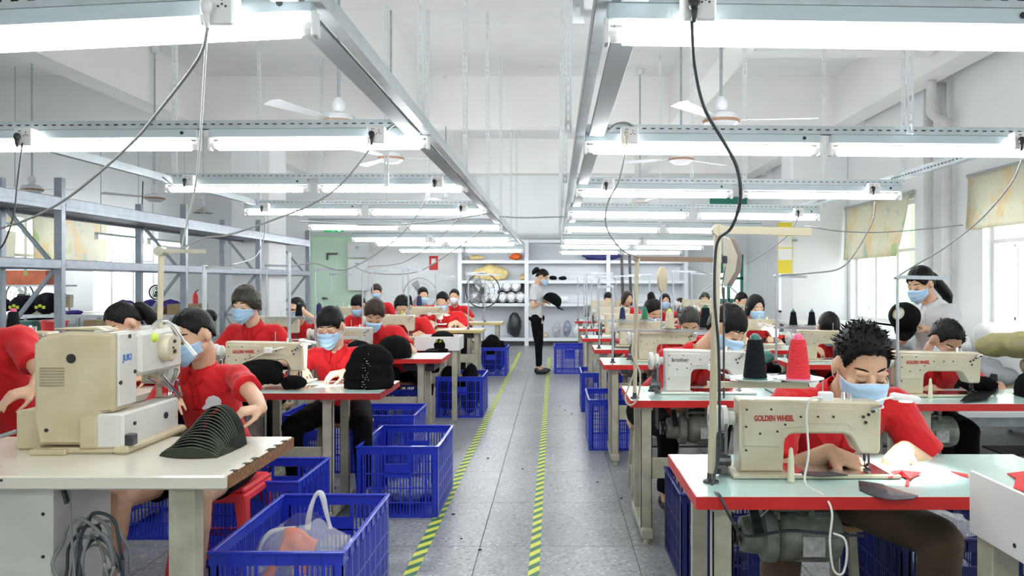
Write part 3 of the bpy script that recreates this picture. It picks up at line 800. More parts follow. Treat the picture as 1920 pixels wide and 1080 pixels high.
# ---- lockstitch sewing machine, rear towards the camera
def rot_y(k): return Matrix.Rotation(k, 4, 'Y')
def make_machine(letter, col=MACH, big=True):
    t = thing('sewing_machine', '-', 'sewing machine', (0, 0, 0), 0, 'lockstitch sewing machines')
    O = [(0, .012), (0, .238), (.006, .245), (.448, .236), (.456, .228), (.452, .08), (.444, .07), (.392, .07), (.384, .076), (.366, .112), (.354, .127), (.335, .135),
         (.178, .135), (.160, .131), (.148, .118), (.144, .10), (.140, .012)]
    M().prism(O, 0, .088, .006).build('arm', col, t, 30)
    M().cbox(-.03, .50, -.045, .135, .0015, .012, .002).build('bed', col, t, 0)
    M().cbox(.15, .47, -.03, .12, .0121, .0135, .0005).build('slide_plate', CHROME, t, 0)
    P = [(.012, .095), (.012, .222), (.018, .228), (.20, .222), (.212, .214), (.212, .166), (.204, .157), (.145, .152), (.136, .142), (.132, .10), (.126, .093)]
    M().prism(P, -.004, .002, .0025).build('side_cover', col, t, 30)
    P = [(.212, .176), (.212, .219), (.372, .214), (.376, .208), (.376, .174), (.37, .148), (.356, .148), (.352, .160), (.34, .166), (.222, .168)]
    M().prism(P, -.0015, .002, .001).build('arm_relief', col, t, 30)
    b = M()
    for x, z in ((.022, .213), (.10, .214), (.02, .158), (.12, .143), (.065, .136), (.195, .19), (.25, .19), (.02, .083), (.145, .165), (.30, .19), (.395, .19), (.412, .197), (.403, .172), (.425, .208)):
        b.cyl((x, -.003, z), (x, -.0065, z), .0052 if x > .38 else .0036, n=10)
    b.build('screw', SCREW, t)
    mx = Matrix.Rotation(R(90), 4, 'Y')
    prof = [(.012, -.075), (.044, -.075), (.05, -.068), (.05, -.056), (.044, -.05), (.03, -.048), (.03, -.04), (.041, -.038), (.041, -.022), (.032, -.018), (.022, -.012), (.022, .004)]
    M().lathe(prof, 28, (-.012, .044, .178), mx).build('handwheel', MACH2, t, 50)
    M().cyl((-.088, .044, .178), (-.092, .044, .178), .013, n=12).build('wheel_hub', CHROME, t)
    bl = M()
    for s in (-1, 1): bl.bar((-.042, .044 + s * .036, .185), (-.042, .044 + s * .034, -.20), .010, .006)
    bl.build('belt', mat('belt_rubber', (.16, .16, .155), .6), t, 0)
    b = M(); b.bar((-.06, -.02, .013), (-.06, .03, .11), .03, .004).cyl((-.055, .02, .03), (-.055, .02, .1), .012, n=8).bar((-.085, -.03, .02), (-.03, .08, .02), .03, .012)
    b.cyl((-.08, .0, .05), (-.03, .0, .05), .018, n=10).bar((-.075, .05, .015), (-.05, .05, .13), .012, .02)
    b.build('bobbin_winder', STEELD, t, 0)
    b = M(); b.cyl((.418, .044, .07), (.418, .044, .038), .005, n=8).cyl((.418, .044, .04), (.418, .044, .014), .0015, n=6).cyl((.432, .044, .07), (.432, .044, .03), .004, n=8)
    b.bar((.430, .03, .03), (.418, .06, .016), .012, .006).box(.405, .43, .02, .06, .0135, .017)
    b.build('needle_and_foot', STEELD, t, 0)
    b = M(); b.cyl((.43, .0, .215), (.452, -.02, .226), .006, n=8).ell((.43, -.008, .213), .009, 8); b.build('thread_tension', CHROME, t)
    b = M(); b.cyl((.28, .04, .236), (.28, .04, .30), .0022, n=6); b.cyl((.35, .05, .236), (.35, .05, .262), .009, .006, n=10).cyl((.37, .05, .236), (.37, .05, .258), .008, n=10)
    b.build('thread_guide', CHROME, t)
    if letter and letter[0] == 'G': M().lathe([(.012, -.0), (.009, .07), (.006, .10), (.003, .106)], 12, (.142, -.075, .001)).build('head_rest_pin', mat('ivory_rubber', (.72, .68, .48), .5), t)
    if letter:
        h, y_, sq = (.0175, -.0048, .67) if letter[0] == 'G' else (.0235, -.0048, .92)
        x_, z_ = (.045, .177) if letter[0] == 'G' else (.034, .178)
        me = text_mesh(letter, h, REDTXT if letter[0] == 'G' else BLKTXT, .0006, .0009 if letter[0] == 'G' else .0002, sq)
        o = link('lettering', me, t, (x_, y_, z_))
    return t
def make_motor():
    t = thing('clutch_motor', '-', 'motor', (0, 0, 0), 0, 'motors under the tables'); mx = Matrix.Rotation(R(90), 4, 'Y')
    M().lathe([(.02, -.02), (.07, -.015), (.082, 0), (.084, .02), (.084, .16), (.078, .18), (.05, .195), (.02, .197)], 26, (0, 0, 0), mx).build('housing', MOTOR, t, 35)
    b = M()
    for k in range(12):
        a = R(k * 15 - 82); b.box(.03, .15, -.002, .002, 0, 0) if 0 else None
        c = V((0, -math.cos(a), math.sin(a))) * .0845
        b.bar(V((.04, 0, 0)) + c, V((.15, 0, 0)) + c, .004, .003)
    b.build('cooling_rib', MOTOR, t, 0)
    M().lathe([(.03, -.13), (.055, -.125), (.06, -.10), (.062, -.07), (.085, -.06), (.09, -.04), (.088, -.022), (.07, -.018)], 26, (0, 0, 0), mx).build('clutch_housing', MOTOR, t, 35)
    M().lathe([(.015, -.165), (.036, -.163), (.036, -.157), (.026, -.152), (.036, -.147), (.036, -.140), (.02, -.138), (.02, -.12)], 20, (0, 0, 0), mx).build('pulley', STEELD, t, 50)
    b = M().cbox(-.03, .10, -.05, .05, .085, .10, .004); b.box(-.03, -.01, -.045, .045, .06, .15).box(.08, .10, -.045, .045, .06, .15).box(-.05, .12, -.06, .06, .15, .165)
    b.build('bracket', MOTOR, t, 0)
    M().cbox(.05, .12, -.0885, -.083, -.045, .02, .001).build('name_plate', mat('plate_grey', (.55, .55, .52), .4, nscale=60, namt=.4), t, 0)
    b = M().bar((-.16, -.02, -.03), (-.02, -.05, .12), .008, .004).bar((-.09, -.09, .03), (-.09, .0, .10), .03, .012)
    b.build('clutch_lever', STEELD, t, 0)
    return t
def make_cone():
    t = thing('thread_cone', '-', 'thread', (0, 0, 0), 0, 'thread cones')
    M().lathe([(.028, .006), (.033, .008), (.021, .108), (.018, .112)], 20).build('thread', CONEK, t, 50)
    M().lathe([(.0335, 0), (.034, .004), (.03, .007), (.014, .112), (.013, .122), (.006, .128)], 16).build('spool', SPOOLG, t, 50)
    return t
PR = {}
def proto(key, fn):
    if key not in PR: PR[key] = [fn(), False]
    return PR[key]
def put(key, fn, loc, label, rz=0, sc=None, mats=None, group=None):
    e = proto(key, fn)
    if not e[1]:
        o = e[0]; e[1] = True; o.location = loc; o.rotation_euler = (0, 0, rz); o['label'] = label
        if sc: o.scale = (sc, sc, sc)
        if group: o['group'] = group
    else: o = dup(e[0], loc, rz, label, group, sc)
    if sc is None: o.scale = (1, 1, 1)
    if mats:
        for c in kids(o):
            k = c.name.split('.')[0]
            if k in mats:
                key2 = (c.data.name, mats[k].name)
                if key2 not in PR:
                    m2 = c.data.copy(); m2.materials[0] = mats[k]; PR[key2] = m2
                c.data = PR[key2]
    return o
def machine(x, y, z, label, letter='GOLDEN WHEEL', motor_label=None, sc=None, mats=None):
    o = put('m' + str(letter), lambda: make_machine(letter, MACH2 if letter == 'brother' else MACH), (x, y, z + .0005), label, 0, sc, mats)
    if motor_label: put('motor', make_motor, (x + .14, y + .044, .56), motor_label)
    return o
def cone(x, y, z, colr, label, sc=None, spool=None):
    return put('cone', make_cone, (x, y, z), label, random.uniform(0, 6), sc, {'thread': colr, 'spool': spool or SPOOLG})
def thread_stand(x, y, z0, zt_, label, arm=.25, armz=None, cones=(), m=POLEM, r=.009, cz=1.06, trays=True, lean=0, armcol=None, side=1, awid=.02, tray_r=.055, clabel=''):
    t = thing('thread_stand', label, 'thread stand', (x, y, z0), 0, 'thread stands'); H = zt_ - z0
    M().cyl((0, 0, 0), (lean, 0, H), r, n=10).build('pole', m, t)
    M().lathe([(.025, 0), (.025, .006), (.012, .012), (.012, .03)], 14).build('base_flange', STEELD, t)
    az = (armz - z0) if armz else H - .01
    if arm:
        b = M(); a = abs(arm); b.bar((lean, -r, az), (lean + arm, -r, az - .006), r * .9, awid)
        b.cyl((lean, -.016, az), (lean, .016, az), r * 1.6, n=10)
        b.build('top_arm', armcol or m, t, 0)
    if trays and cones:
        n = len(cones); zc = cz - z0; lx = lean * zc / H
        xs = [c[0] for c in cones]
        M().bar((lx - .02 * side, 0, zc - .01), (lx + max(xs, key=abs) + .03 * side, 0, zc - .014), .010, .018).build('spool_arm', m, t, 0)
        for c in cones:
            M().lathe([(.003, -.004), (tray_r * .7, 0), (tray_r, .007), (tray_r, .009), (tray_r * .7, .002), (.003, 0)], 24, (lx + c[0], 0, zc + .002)).build('spool_tray', PLASTW if tray_r > .056 else GALV, t)
            M().cyl((lx + c[0], 0, zc), (lx + c[0], 0, zc + .135), .003, n=6).build('spool_pin', STEELD, t)
            cone(x + lx + c[0], y, z0 + zc + .0035, c[1], c[2], c[3] if len(c) > 3 else None, c[4] if len(c) > 4 else None)
    return t

# ---- crates
def make_crate(w_=.48, d=.70, h=.42, m=BLUE):
    t = thing('plastic_crate', '-', 'crate', (0, 0, 0), 0, 'blue plastic crates'); th = .005
    b = M()
    for (a, c, e, g) in ((-.006, w_ + .006, -.006, .012), (-.006, w_ + .006, d - .012, d + .006), (-.006, .012, .012, d - .012), (w_ - .012, w_ + .006, .012, d - .012)):
        b.cbox(a, c, e, g, h - .012, h, .003)
    for (a, c, e, g) in ((0, w_, 0, th), (0, w_, d - th, d), (0, th, th, d - th), (w_ - th, w_, th, d - th)): b.box(a, c, e, g, h - .05, h - .012)
    for k in range(1, 6): b.box(k * w_ / 6 - .002, k * w_ / 6 + .002, -.005, 0, h - .05, h - .012).box(k * w_ / 6 - .002, k * w_ / 6 + .002, d, d + .005, h - .05, h - .012)
    for k in range(1, 9): b.box(-.005, 0, k * d / 9 - .002, k * d / 9 + .002, h - .05, h - .012).box(w_, w_ + .005, k * d / 9 - .002, k * d / 9 + .002, h - .05, h - .012)
    b.build('rim', m, t, 0)
    b = M().box(.002, w_ - .002, .002, d - .002, .0, .006)
    for x in (0, w_ - .035):
        for y in (0, d - .035):
            X0, X1 = (x, x + .035); Y0, Y1 = (y, y + .035)
            b.box(X0, X1, (y if y == 0 else d - th), (th if y == 0 else d), 0, h - .05)
            b.box((x if x == 0 else w_ - th), (th if x == 0 else w_), Y0, Y1, 0, h - .05)
    b.build('base_and_corners', m, t, 0)
    def panel(L_, f, short):
        b = M(); hh = h - .05; lv = [.0, .085, .17, .255, hh - .0]
        for z in lv[:-1]: f(b, .035, L_ - .035, z, z + (.018 if z == 0 else .006), .001)
        n = int((L_ - .07) / .0185); 
        hx0, hx1 = L_ / 2 - .065, L_ / 2 + .065
        for i in range(n + 1):
            x = .035 + (L_ - .07) * i / n
            if short and hx0 - .004 < x < hx1 + .004:
                f(b, x - .003, x + .003, 0, .235, 0); continue
            wide = .0032 if i % 5 else .007
            f(b, x - wide, x + wide, 0, hh, 0)
        if short:
            f(b, hx0, hx1, .235, .315, .001); f(b, hx0 - .01, hx0, .235, hh, .001); f(b, hx1, hx1 + .01, .235, hh, .001)
        return b
    fs = [lambda b, a, c, z0, z1, e: b.box(a, c, -e, th + e, z0, z1), lambda b, a, c, z0, z1, e: b.box(a, c, d - th - e, d + e, z0, z1),
          lambda b, a, c, z0, z1, e: b.box(-e, th + e, a, c, z0, z1), lambda b, a, c, z0, z1, e: b.box(w_ - th - e, w_ + e, a, c, z0, z1)]
    for k, f in enumerate(fs): panel(w_ if k < 2 else d, f, k < 2).build('side_panel', m, t, 0)
    return t
def crate(x, y, label, d=.70, m=BLUE, w_=.48, rz=0, z=.0):
    return put('crate%s%.2f%.2f' % (m.name, d, w_), lambda: make_crate(w_, d, .42, m), (x, y, z), label, rz)

crate(-1.235, 2.76, 'large blue crate nearest the camera with a clear plastic bag in it', .76)
crate(-1.165, 4.54, 'blue crate standing on the left beside the striped tape, behind the nearest crate', .68)
crate(-1.72, 3.74, 'blue crate partly hidden under the corner of the cream table', .52)
crate(-1.215, 7.9, 'blue crate filled with black caps beside the red-edged left table', .62)
crate(-1.19, 11.45, 'far left blue crate heaped with black scraps', .6)
crate(-.01, 11.7, 'far blue crate at the right of the aisle near the shelves', .6)
crate(.285, 8.24, 'blue crate behind the second right crate, at the aisle', .6)
crate(.28, 6.36, 'blue crate at the aisle beside the stand of the third right table', .68)
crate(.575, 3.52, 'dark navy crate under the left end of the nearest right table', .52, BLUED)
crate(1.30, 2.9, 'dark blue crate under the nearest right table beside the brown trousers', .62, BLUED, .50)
crate(1.05, 3.35, 'navy crate deep under the nearest right table behind the motor', .45, BLUED, .46) if 0 else None
crate(-2.42, 4.15, 'blue crate behind the red stool under the left tables', .52)
crate(-2.0, 5.6, 'blue crate on the floor left of the seat of the sewer with glasses', .55)
crate(-1.50, 5.6, 'blue crate on the floor right of the seat of the sewer with glasses', .55)
crate(-1.75, 6.95, 'blue crate under the third left table row', .55)

# ---- tables left
make_table('sewing_table', -2.16, -.98, 4.34, 4.90, 'green-topped table with dark red edge, second on the left of the aisle', z=.76, legs=(.3, .315), edge=mat('edge_dark_red', (.42, .02, .018), .4, nscale=9, namt=.2), drawer=False)
make_table('sewing_table', -2.1, -.92, 6.29, 6.85, 'red-edged table with two black caps, third on the left of the aisle', legs=(.1, .18))
make_table('sewing_table', -2.1, -1.0, 7.95, 8.5, 'cream-edged sewing table behind the white tray, left of the aisle', edge=EDGEY, top=TOPC)
make_table('sewing_table', -2.1, -.95, 10.1, 10.65, 'cream far table of the worker in front of the back shelves, left of the aisle', edge=EDGEY, top=TOPC)
make_table('sewing_table', -1.42, -.82, 12.0, 12.5, 'small yellow-edged table at the far left of the aisle', edge=EDGEY, top=TOPC, drawer=False)
make_table('sewing_table', -3.5, -2.3, 4.1, 4.65, 'table of the ponytailed worker behind the bulky machine', top=TOPC, edge=STEELC)
make_table('sewing_table', -2.95, -1.85, 5.0, 5.5, 'table with black caps before the short-haired sewer in the second left column')
make_table('sewing_table', -3.6, -2.35, 7.55, 8.1, 'table of the worker holding a hand to the forehead')
make_table('sewing_table', -3.3, -2.3, 9.9, 10.4, 'far table in the second left column')
# big cream table of the boxy machine
t = thing('work_table', 'large cream work table with chipped chipboard end, front left', 'table', (-3.1, 2.48, 0))
PT = [(-.0, 0), (2.05, 0)]
M().cbox(0, 2.046, 0, .64, .714, .76, .006).build('tabletop', TOPC, t, 30)
b = M(); random.seed(4)
b.box(2.040, 2.050, .012, .635, .716, .757)
b.build('bare_chipboard_end', EDGEB, t, 0)
b = M(); 
for k in range(6):
    y = .08 + k * .09 + random.uniform(-.03, .03); l = random.uniform(.02, .05); b.box(2.030, 2.0495, y, y + l, .7565, .7606)
for k in range(5):
    x = 1.13 + [0, .02, .12, .14, .17][k]; b.box(x, x + [.012, .01, .02, .016, .03][k], -.0006, .004, .742 - .003 * (k % 2), .750)
for k in range(3): b.box(1.10 + k * .06, 1.115 + k * .06, .12 + .05 * (k % 2), .125 + .05 * (k % 2), .7595, .7605)
b.build('chip', mat('chip_dark', (.05, .035, .025), .8), t, 0)
M().cbox(1.845, 1.93, .03, .10, .0, .714, .004).build('leg', STEELC, t, 0)
M().cbox(.2, .28, .50, .56, .0, .714, .004).build('leg', STEELC, t, 0)
c = M().cbox(.35, 1.45, .06, .40, .02, .712, .006).build('control_cabinet', MACH2, t, 0)
b = M()
for z in (.2, .34, .48, .62): b.cyl((1.42, .058, z), (1.42, .061, z), .006, n=8)
b.build('screw', SCREW, t)
M().cbox(.9, 1.06, .052, .062, .12, .24, .002).build('vent_plate', GALV, t, 0)
# cable bundle hanging under it
t = thing('cable_bundle', 'tangled grey cables looped on a hook under the cream table', 'cables', (-1.535, 2.56, .42))
random.seed(11)
for k in range(9):
    a = random.uniform(.05, .10); h_ = random.uniform(.12, .22); ox = random.uniform(-.05, .05); pts = []
    for q in range(15):
        an = q / 14 * 2 * math.pi; pts.append((ox + a * math.cos(an) + random.uniform(-.008, .008), random.uniform(-.015, .015) + k * .006 - .02, .05 - k * .012 + h_ * math.sin(an) * .9))
    M().tube(bez(pts, 3), .0055, 6).build('cable_loop', CABLEG if k % 3 else CABLEK, t, 180)
M().tube(bez([(-.06, -.02, .29), (-.05, -.02, .1), (-.02, -.02, -.2), (.02, -.02, -.32), (.07, -.02, -.25), (.10, -.01, .0)], 6), .004, 6).build('loose_cable', CABLEG, t, 180)
M().bar((-.1, 0, .31), (-.06, -.03, .24), .01, .02).build('hook', IRON, t, 0)
# ---- tables right
R_IT = [(2.24, 2.80, .41, 1.66, 'green-topped red-edged sewing table nearest the camera on the right'),
        (4.07, 4.64, .40, 1.62, 'red-edged sewing table second from the camera on the right of the aisle'),
        (5.84, 6.40, .37, 1.6, 'red-edged sewing table third from the camera on the right of the aisle'),
        (7.16, 7.70, .37, 1.6, 'red-edged sewing table fourth from the camera on the right of the aisle'),
        (8.6, 9.15, .31, 1.55, 'red-edged sewing table fifth from the camera on the right of the aisle'),
        (10.4, 10.95, .33, 1.55, 'red-edged sewing table sixth from the camera on the right of the aisle'),
        (12.5, 13.05, .33, 1.55, 'farthest red-edged sewing table on the right of the aisle'),
        (3.96, 4.53, 1.84, 3.35, 'red-edged sewing table of the man beside the standing woman'),
        (5.85, 6.40, 1.80, 3.0, 'red-edged table under the two black thread cones, second right column'),
        (7.1, 7.65, 1.6, 2.8, 'red-edged table of the long-haired masked woman'),
        (9.2, 9.75, 1.7, 2.9, 'far red-edged table in the second right column'),
        (11.2, 11.75, 1.7, 2.9, 'farthest red-edged table in the second right column')]
for yf, yb, x0, x1, lab in R_IT: make_table('sewing_table', x0, x1, yf, yb, lab, legs=(.09, .09))

# ---- machines
machine(.593, 2.48, .76, 'cream sewing machine with red lettering nearest the camera on the right', motor_label='grey clutch motor under the nearest right table')
machine(.618, 4.32, .76, 'cream sewing machine with black lettering on the second right table', 'brother', 'grey clutch motor under the second right table')
machine(.66, 6.08, .76, 'sewing machine on the third right table', None, 'grey clutch motor under the third right table')
machine(.62, 7.4, .77, 'sewing machine on the fourth right table', None, 'grey clutch motor under the fourth right table')
machine(.58, 8.85, .78, 'sewing machine on the fifth right table', None, None)
machine(.58, 10.65, .80, 'sewing machine on the sixth right table', None, None)
machine(.60, 12.75, .80, 'sewing machine on the farthest right table', None, None, 1.2)
machine(1.872, 4.22, .76, 'cream sewing machine with red lettering used by the man in front of the standing woman', motor_label='grey motor under the table of the man near the sacks')
machine(1.93, 6.1, .76, 'cream sewing machine behind the red thread cone in the second right column', None, None)
machine(1.68, 7.35, .79, 'cream sewing machine in front of the long-haired masked woman', None, None)
machine(1.8, 9.45, .84, 'cream sewing machine far in the second right column', None, None, 1.15)
machine(1.9, 11.45, .84, 'cream sewing machine farthest in the second right column', None, None, 1.2)
machine(-1.93, 4.53, .79, 'cream sewing machine with red lettering on the second left table, loaded with black cloth')
machine(-2.0, 6.5, .765, 'sewing machine before the brown-haired worker', None, mats={'arm': MACH2})
machine(-1.94, 8.15, .80, 'sewing machine before the worker with the yellow strip on his mask', None)
machine(-1.95, 10.3, .82, 'sewing machine before the man in front of the far left crate', None)
machine(-3.05, 7.8, .80, 'sewing machine before the worker holding a hand to the forehead', None)
machine(-3.05, 10.1, .82, 'far sewing machine in the second left column', None)
machine(-3.38, 4.25, .80, 'machine behind the bulky front machine, two black cones over it', 'brother', sc=1.3, mats={'arm': MACHD, 'lettering': BLKTXT})
machine(-2.78, 5.15, .80, 'machine in front of the short-haired sewer, second left column', None)

# ---- the bulky front-left machine (bar tacker), rear and right side to the camera
t = thing('bar_tacking_machine', 'bulky cream bar tacking machine with blue lettering on the front left table', 'sewing machine', (-1.595, 2.80, .7605))
M().cbox(-.235, .01, -.01, .42, 0, .022, .008).build('base_plate', MACHD, t, 30)
# rear housing: wide cover with sloped shoulders
prof = [(-.30, .065), (-.30, .40), (-.285, .418), (-.20, .44), (-.02, .437), (.0, .425), (.0, .19), (-.03, .185), (-.045, .16), (-.045, .03), (-.27, .03)]
pr = [(-.275, .03), (-.292, .12), (-.296, .395), (-.27, .42), (-.17, .443), (.0, .436), (.0, .165), (-.01, .15), (-.045, .145), (-.05, .03)]
M().prism(pr, .0, .135, .012).build('rear_cover', MACHD, t, 30)
M().prism([(0, .165), (0, .434), (.012, .43), (.012, .17)], .012, .128, .003).build('side_cover', MACH2, t, 30)
M().prism([(-.22, .446), (-.235, .452), (-.08, .458), (-.04, .445)], .02, .11, .004).build('top_hatch', MACHD, t, 30)
b = M()
for k in range(7): b.box(-.27, -.18, -.002, .003, .245 + k * .0105, .249 + k * .0105)
b.build('vent_slot', mat('slot_shade', (.28, .24, .15), .6), t, 0)
M().lathe([(.017, 0), (.017, .006), (.010, .007)], 16, (-.155, .003, .345), Matrix.Rotation(R(90), 4, 'X')).build('round_hole', SCREW, t)
b = M()
for x, z in ((-.245, .085), (-.075, .082)): b.cyl((x, .004, z), (x, -.003, z), .007, n=10)
for y, z in ((.02, .255), (.115, .285), (.08, .42)): b.cyl((.01, y, z), (.015, y, z), .008, n=10)
b.build('screw', SCREW, t)
# lower bed running back to the operator
M().prism([(-.06, .02), (-.06, .135), (-.05, .145), (.03, .148), (.04, .14), (.04, .03), (.03, .02)], -.012, .40, .008).build('bed_housing', MACH2, t, 30)
M().prism([(-.12, .02), (-.12, .13), (-.10, .137), (-.055, .137), (-.055, .02)], -.014, .3, .006).build('bed_housing', MACHD, t, 30)
for y, z in ((.06, .10), (.29, .09)): M().cyl((.039, y, z), (.045, y, z), .013 if y > .1 else .007, n=12).build('bed_knob', SCREW, t)
M().cbox(-.29, -.16, -.03, .12, .0, .02, .003).build('base_plate', MACHD, t, 0)
M().cbox(.0, .06, -.02, .43, .0, .03, .010).build('base_lip', MACHD, t, 30)
M().cbox(.04, .07, -.005, .03, .03, .07, .003).build('hinge_bracket', STEELD, t, 0)
# arm going back over the table
M().prism([(-.14, .27), (-.13, .425), (.01, .435), (.03, .42), (.03, .28), (.01, .265)], .125, .45, .012).build('arm', MACH2, t, 30)
M().prism([(-.12, .20), (-.13, .44), (-.01, .445), (.012, .43), (.012, .24), (-.01, .20)], .40, .48, .012).build('machine_head', MACH2, t, 30)
mx = Matrix.Rotation(R(90), 4, 'Y')
M().lathe([(.02, -.01), (.052, -.008), (.056, .006), (.056, .03), (.05, .04), (.012, .042)], 26, (.028, .30, .36), mx).build('tension_dial', MACH, t, 50)
b = M(); b.cyl((.070, .30, .385), (.076, .30, .385), .007).cyl((.070, .30, .345), (.076, .30, .345), .008).cyl((.07, .29, .36), (.074, .29, .36), .004)
b.build('dial_mark', SCREW, t)
b = M(); b.cyl((-.02, .45, .20), (-.02, .45, .10), .009).cyl((.02, .42, .26), (-.02, .45, .16), .008).bar((.045, .38, .22), (.02, .47, .13), .01, .008).box(-.05, .03, .38, .46, .15, .156)
b.bar((-.03, .30, .24), (.0, .42, .18), .012).cyl((.02, .30, .25), (.035, .40, .16), .007)
b.build('needle_mechanism', CHROME, t, 0)
b = M(); b.tube(bez([(-.02, .30, .445), (.02, .28, .47), (.05, .30, .45), (.06, .34, .40)], 5), .004, 6)
b.build('thread_guide', CHROME, t)
M().ell((.028, .225, .405), (.012, .028, .02), 12).build('lime_pad', GREENP, t)
me = text_mesh('JUKI', .023, BLUTXT, .0006, .0010, .95)
o = link('lettering', me, t, (.0126, .035, .332)); o.rotation_euler = (0, 0, R(90))
t2 = thing('junction_box', 'low cream box joined to the left of the bulky machine', 'box', (-1.99, 2.86, .7605))
M().cbox(-.005, .095, 0, .26, 0, .145, .008).build('housing', MACHD, t2, 30)
M().tube(bez([(.0, .0, .07), (-.06, -.03, .05), (-.14, -.02, .03), (-.3, -.05, .008)], 6), .008, 8).build('lead', CABLEG, t2, 180)
# stray clear visor strips
t = thing('work_lamp', 'slim chrome lamp arm curving over the bulky front machine', 'lamp', (-1.59, 3.06, 1.19))
M().tube(bez([(0, 0, 0), (.03, -.01, .035), (.07, .0, .03), (.10, .02, -.02), (.13, .03, -.07)], 8), .0045, 8).build('gooseneck', CHROME, t, 180)
M().bar((.115, .03, -.05), (.155, .03, -.10), .012, .012).build('lamp_head', PLASTW, t, 0)

# ---- work lamps with gooseneck (own light)
LEDM = mat('led_white', (1, 1, .98), .4, emit=12)
def work_lamp(base, mid, head, d, label, light=3., tail=None, aim=None):
    B, Mi, H = W(*base, d), W(*mid, d + .03), W(*head, d + .05)
    t = thing('work_lamp', label, 'lamp', B, 0, 'small white work lamps on the machines')
    M().cbox(-.022, .022, -.014, .014, -.015, .02, .004).build('magnet_base', PLASTW, t, 30)
    M().tube(bez([(.0, 0, .0), Mi - B, (H - B) * .8, H - B], 8), .0042, 8).build('gooseneck', PLASTW, t, 180)
    h = H - B; M().cap(h + V((-.035, 0, .006)), h + V((.045, .0, -.006)), .013, .011, 12).build('lamp_head', PLASTW, t, 180)
    M().ell(h + V((.01, 0, -.0115)), (.028, .008, .004), 12).build('led', LEDM, t, 180)
    L_ = bpy.data.lights.new('led_spot', 'SPOT'); L_.energy = light; L_.spot_size = R(95); L_.spot_blend = .5; L_.shadow_soft_size = .015; L_.color = (.95, .98, 1)
    lo = bpy.data.objects.new('led_spot', L_); COL.objects.link(lo); lo.parent = t; lo.location = h + V((.01, .0, -.02))
    lo.rotation_euler = (V(aim) - (B + lo.location)).to_track_quat('-Z', 'Y').to_euler() if aim is not None else (0, 0, 0)
    if tail: M().tube(bez([V((0, 0, 0))] + [W(*p) - B for p in tail], 8), .0035, 7).build('cord', CABLEW, t, 180)
    return t
work_lamp((1548, 746), (1600, 764), (1695, 746), 2.50, 'small white gooseneck lamp on the nearest right machine', 4.5,
          [(1520, 748, 2.45), (1512, 780, 2.42), (1516, 850, 2.40), (1510, 905, 2.38), (1545, 930, 2.26), (1560, 962, 2.23), (1556, 1015, 2.22), (1563, 1068, 2.22), (1580, 1075, 2.22), (1588, 1040, 2.22), (1583, 1010, 2.22), (1562, 1000, 2.24)], W(1690, 880, 2.55))
work_lamp((503, 658), (530, 652), (575, 641), 4.50, 'small white gooseneck lamp on the second left machine', 5, [(490, 665, 4.5), (475, 672, 4.5), (462, 680, 4.5)], W(600, 700, 4.75))
work_lamp((1335, 690), (1355, 700), (1375, 708), 4.28, 'small lamp at the head of the second right machine', 3, None, W(1385, 730, 4.35))
work_lamp((805, 590), (820, 588), (836, 590), 10.1, 'small white lamp far left before the back shelves', 10, None, W(845, 612, 10.4))
work_lamp((1425, 610), (1432, 606), (1445, 612), 7.2, 'small white lamp on the long-haired woman\'s machine', 3, [(1420, 600, 7.2), (1425, 590, 7.2)], W(1440, 640, 7.5))

# ---- thread stands
thread_stand(.485, 2.40, .76, 1.553, 'tall cream thread stand rising from the nearest right table with a long flat arm', .285, cones=[(.128, CONEK, 'large black cone of thread on the nearest right stand', 1.12, SPOOLG), (.262, CONER, 'large red cone of thread on the nearest right stand', 1.12, PINK)], r=.012, cz=1.075, lean=.022, awid=.024, tray_r=.077)
thread_stand(.43, 4.15, .76, 1.518, 'cream pole with brown top arm on the second right table', .43, armcol=mat('arm_brown', (.30, .2, .13), .5), r=.011, lean=.01, awid=.026)
thread_stand(1.84, 4.15, .76, 1.42, 'thin grey pole beside the standing woman with a short top arm', .27, m=GALV, r=.008)
thread_stand(1.675, 5.85, .76, 1.44, 'grey pole with black thread cones left of the dark-haired head in the second right column', .23, m=GALV, cones=[(.13, CONEK, 'left black thread cone in front of the pillar wall', .95), (.27, CONEK, 'right black thread cone in front of the pillar wall', .95)], cz=1.05, r=.009)
thread_stand(.45, 6.0, .76, 1.36, 'pole with green and beige cones on the third right table', -.12, cones=[(.44, CONEB, 'tall beige thread cone on a lime base, third right table', 1.2, GREENP), (.72, CONEK, 'tall black thread cone hiding the grey-haired worker', 1.45)], m=GALV, cz=1.02)
thread_stand(.42, 7.3, .76, 1.45, 'thin pole of the fourth right table', .2, cones=[(.22, CONEN, 'navy thread cone on the fourth right table', .95), (.43, CONEG, 'green thread cone on the fourth right table', .95)], m=GALV, cz=1.03)
for k, (x, y, zz, a) in enumerate(((.36, 8.7, 1.5, .3), (.40, 10.5, 1.48, -.2), (.5, 10.5, 1.44, .3), (.38, 12.6, 1.5, .25), (.7, 12.6, 1.46, -.3), (1.35, 8.8, 1.52, .25), (1.3, 10.6, 1.5, -.3), (1.65, 9.3, 1.5, .3), (1.0, 12.6, 1.5, .4))):
    thread_stand(x, y, .76, zz, 'thin far thread pole, %s of the far right tables' % ['near left', 'middle left', 'second middle', 'far left', 'second far', 'near right', 'middle right', 'outer near', 'far centre'][k], a, m=GALV, r=.008)
thread_stand(-1.62, 3.02, 1.205, 1.52, 'cream pole over the bulky front left machine with a short top arm', .19, r=.011, lean=-.0) if 0 else None
t = thing('thread_stand', 'cream pole of the bun-haired sewer with short top arm', 'thread stand', (-1.64, 3.2, .76), 0, 'thread stands')
M().cyl((0, 0, .0), (.012, 0, .76), .011, n=10).build('pole', POLEM, t)
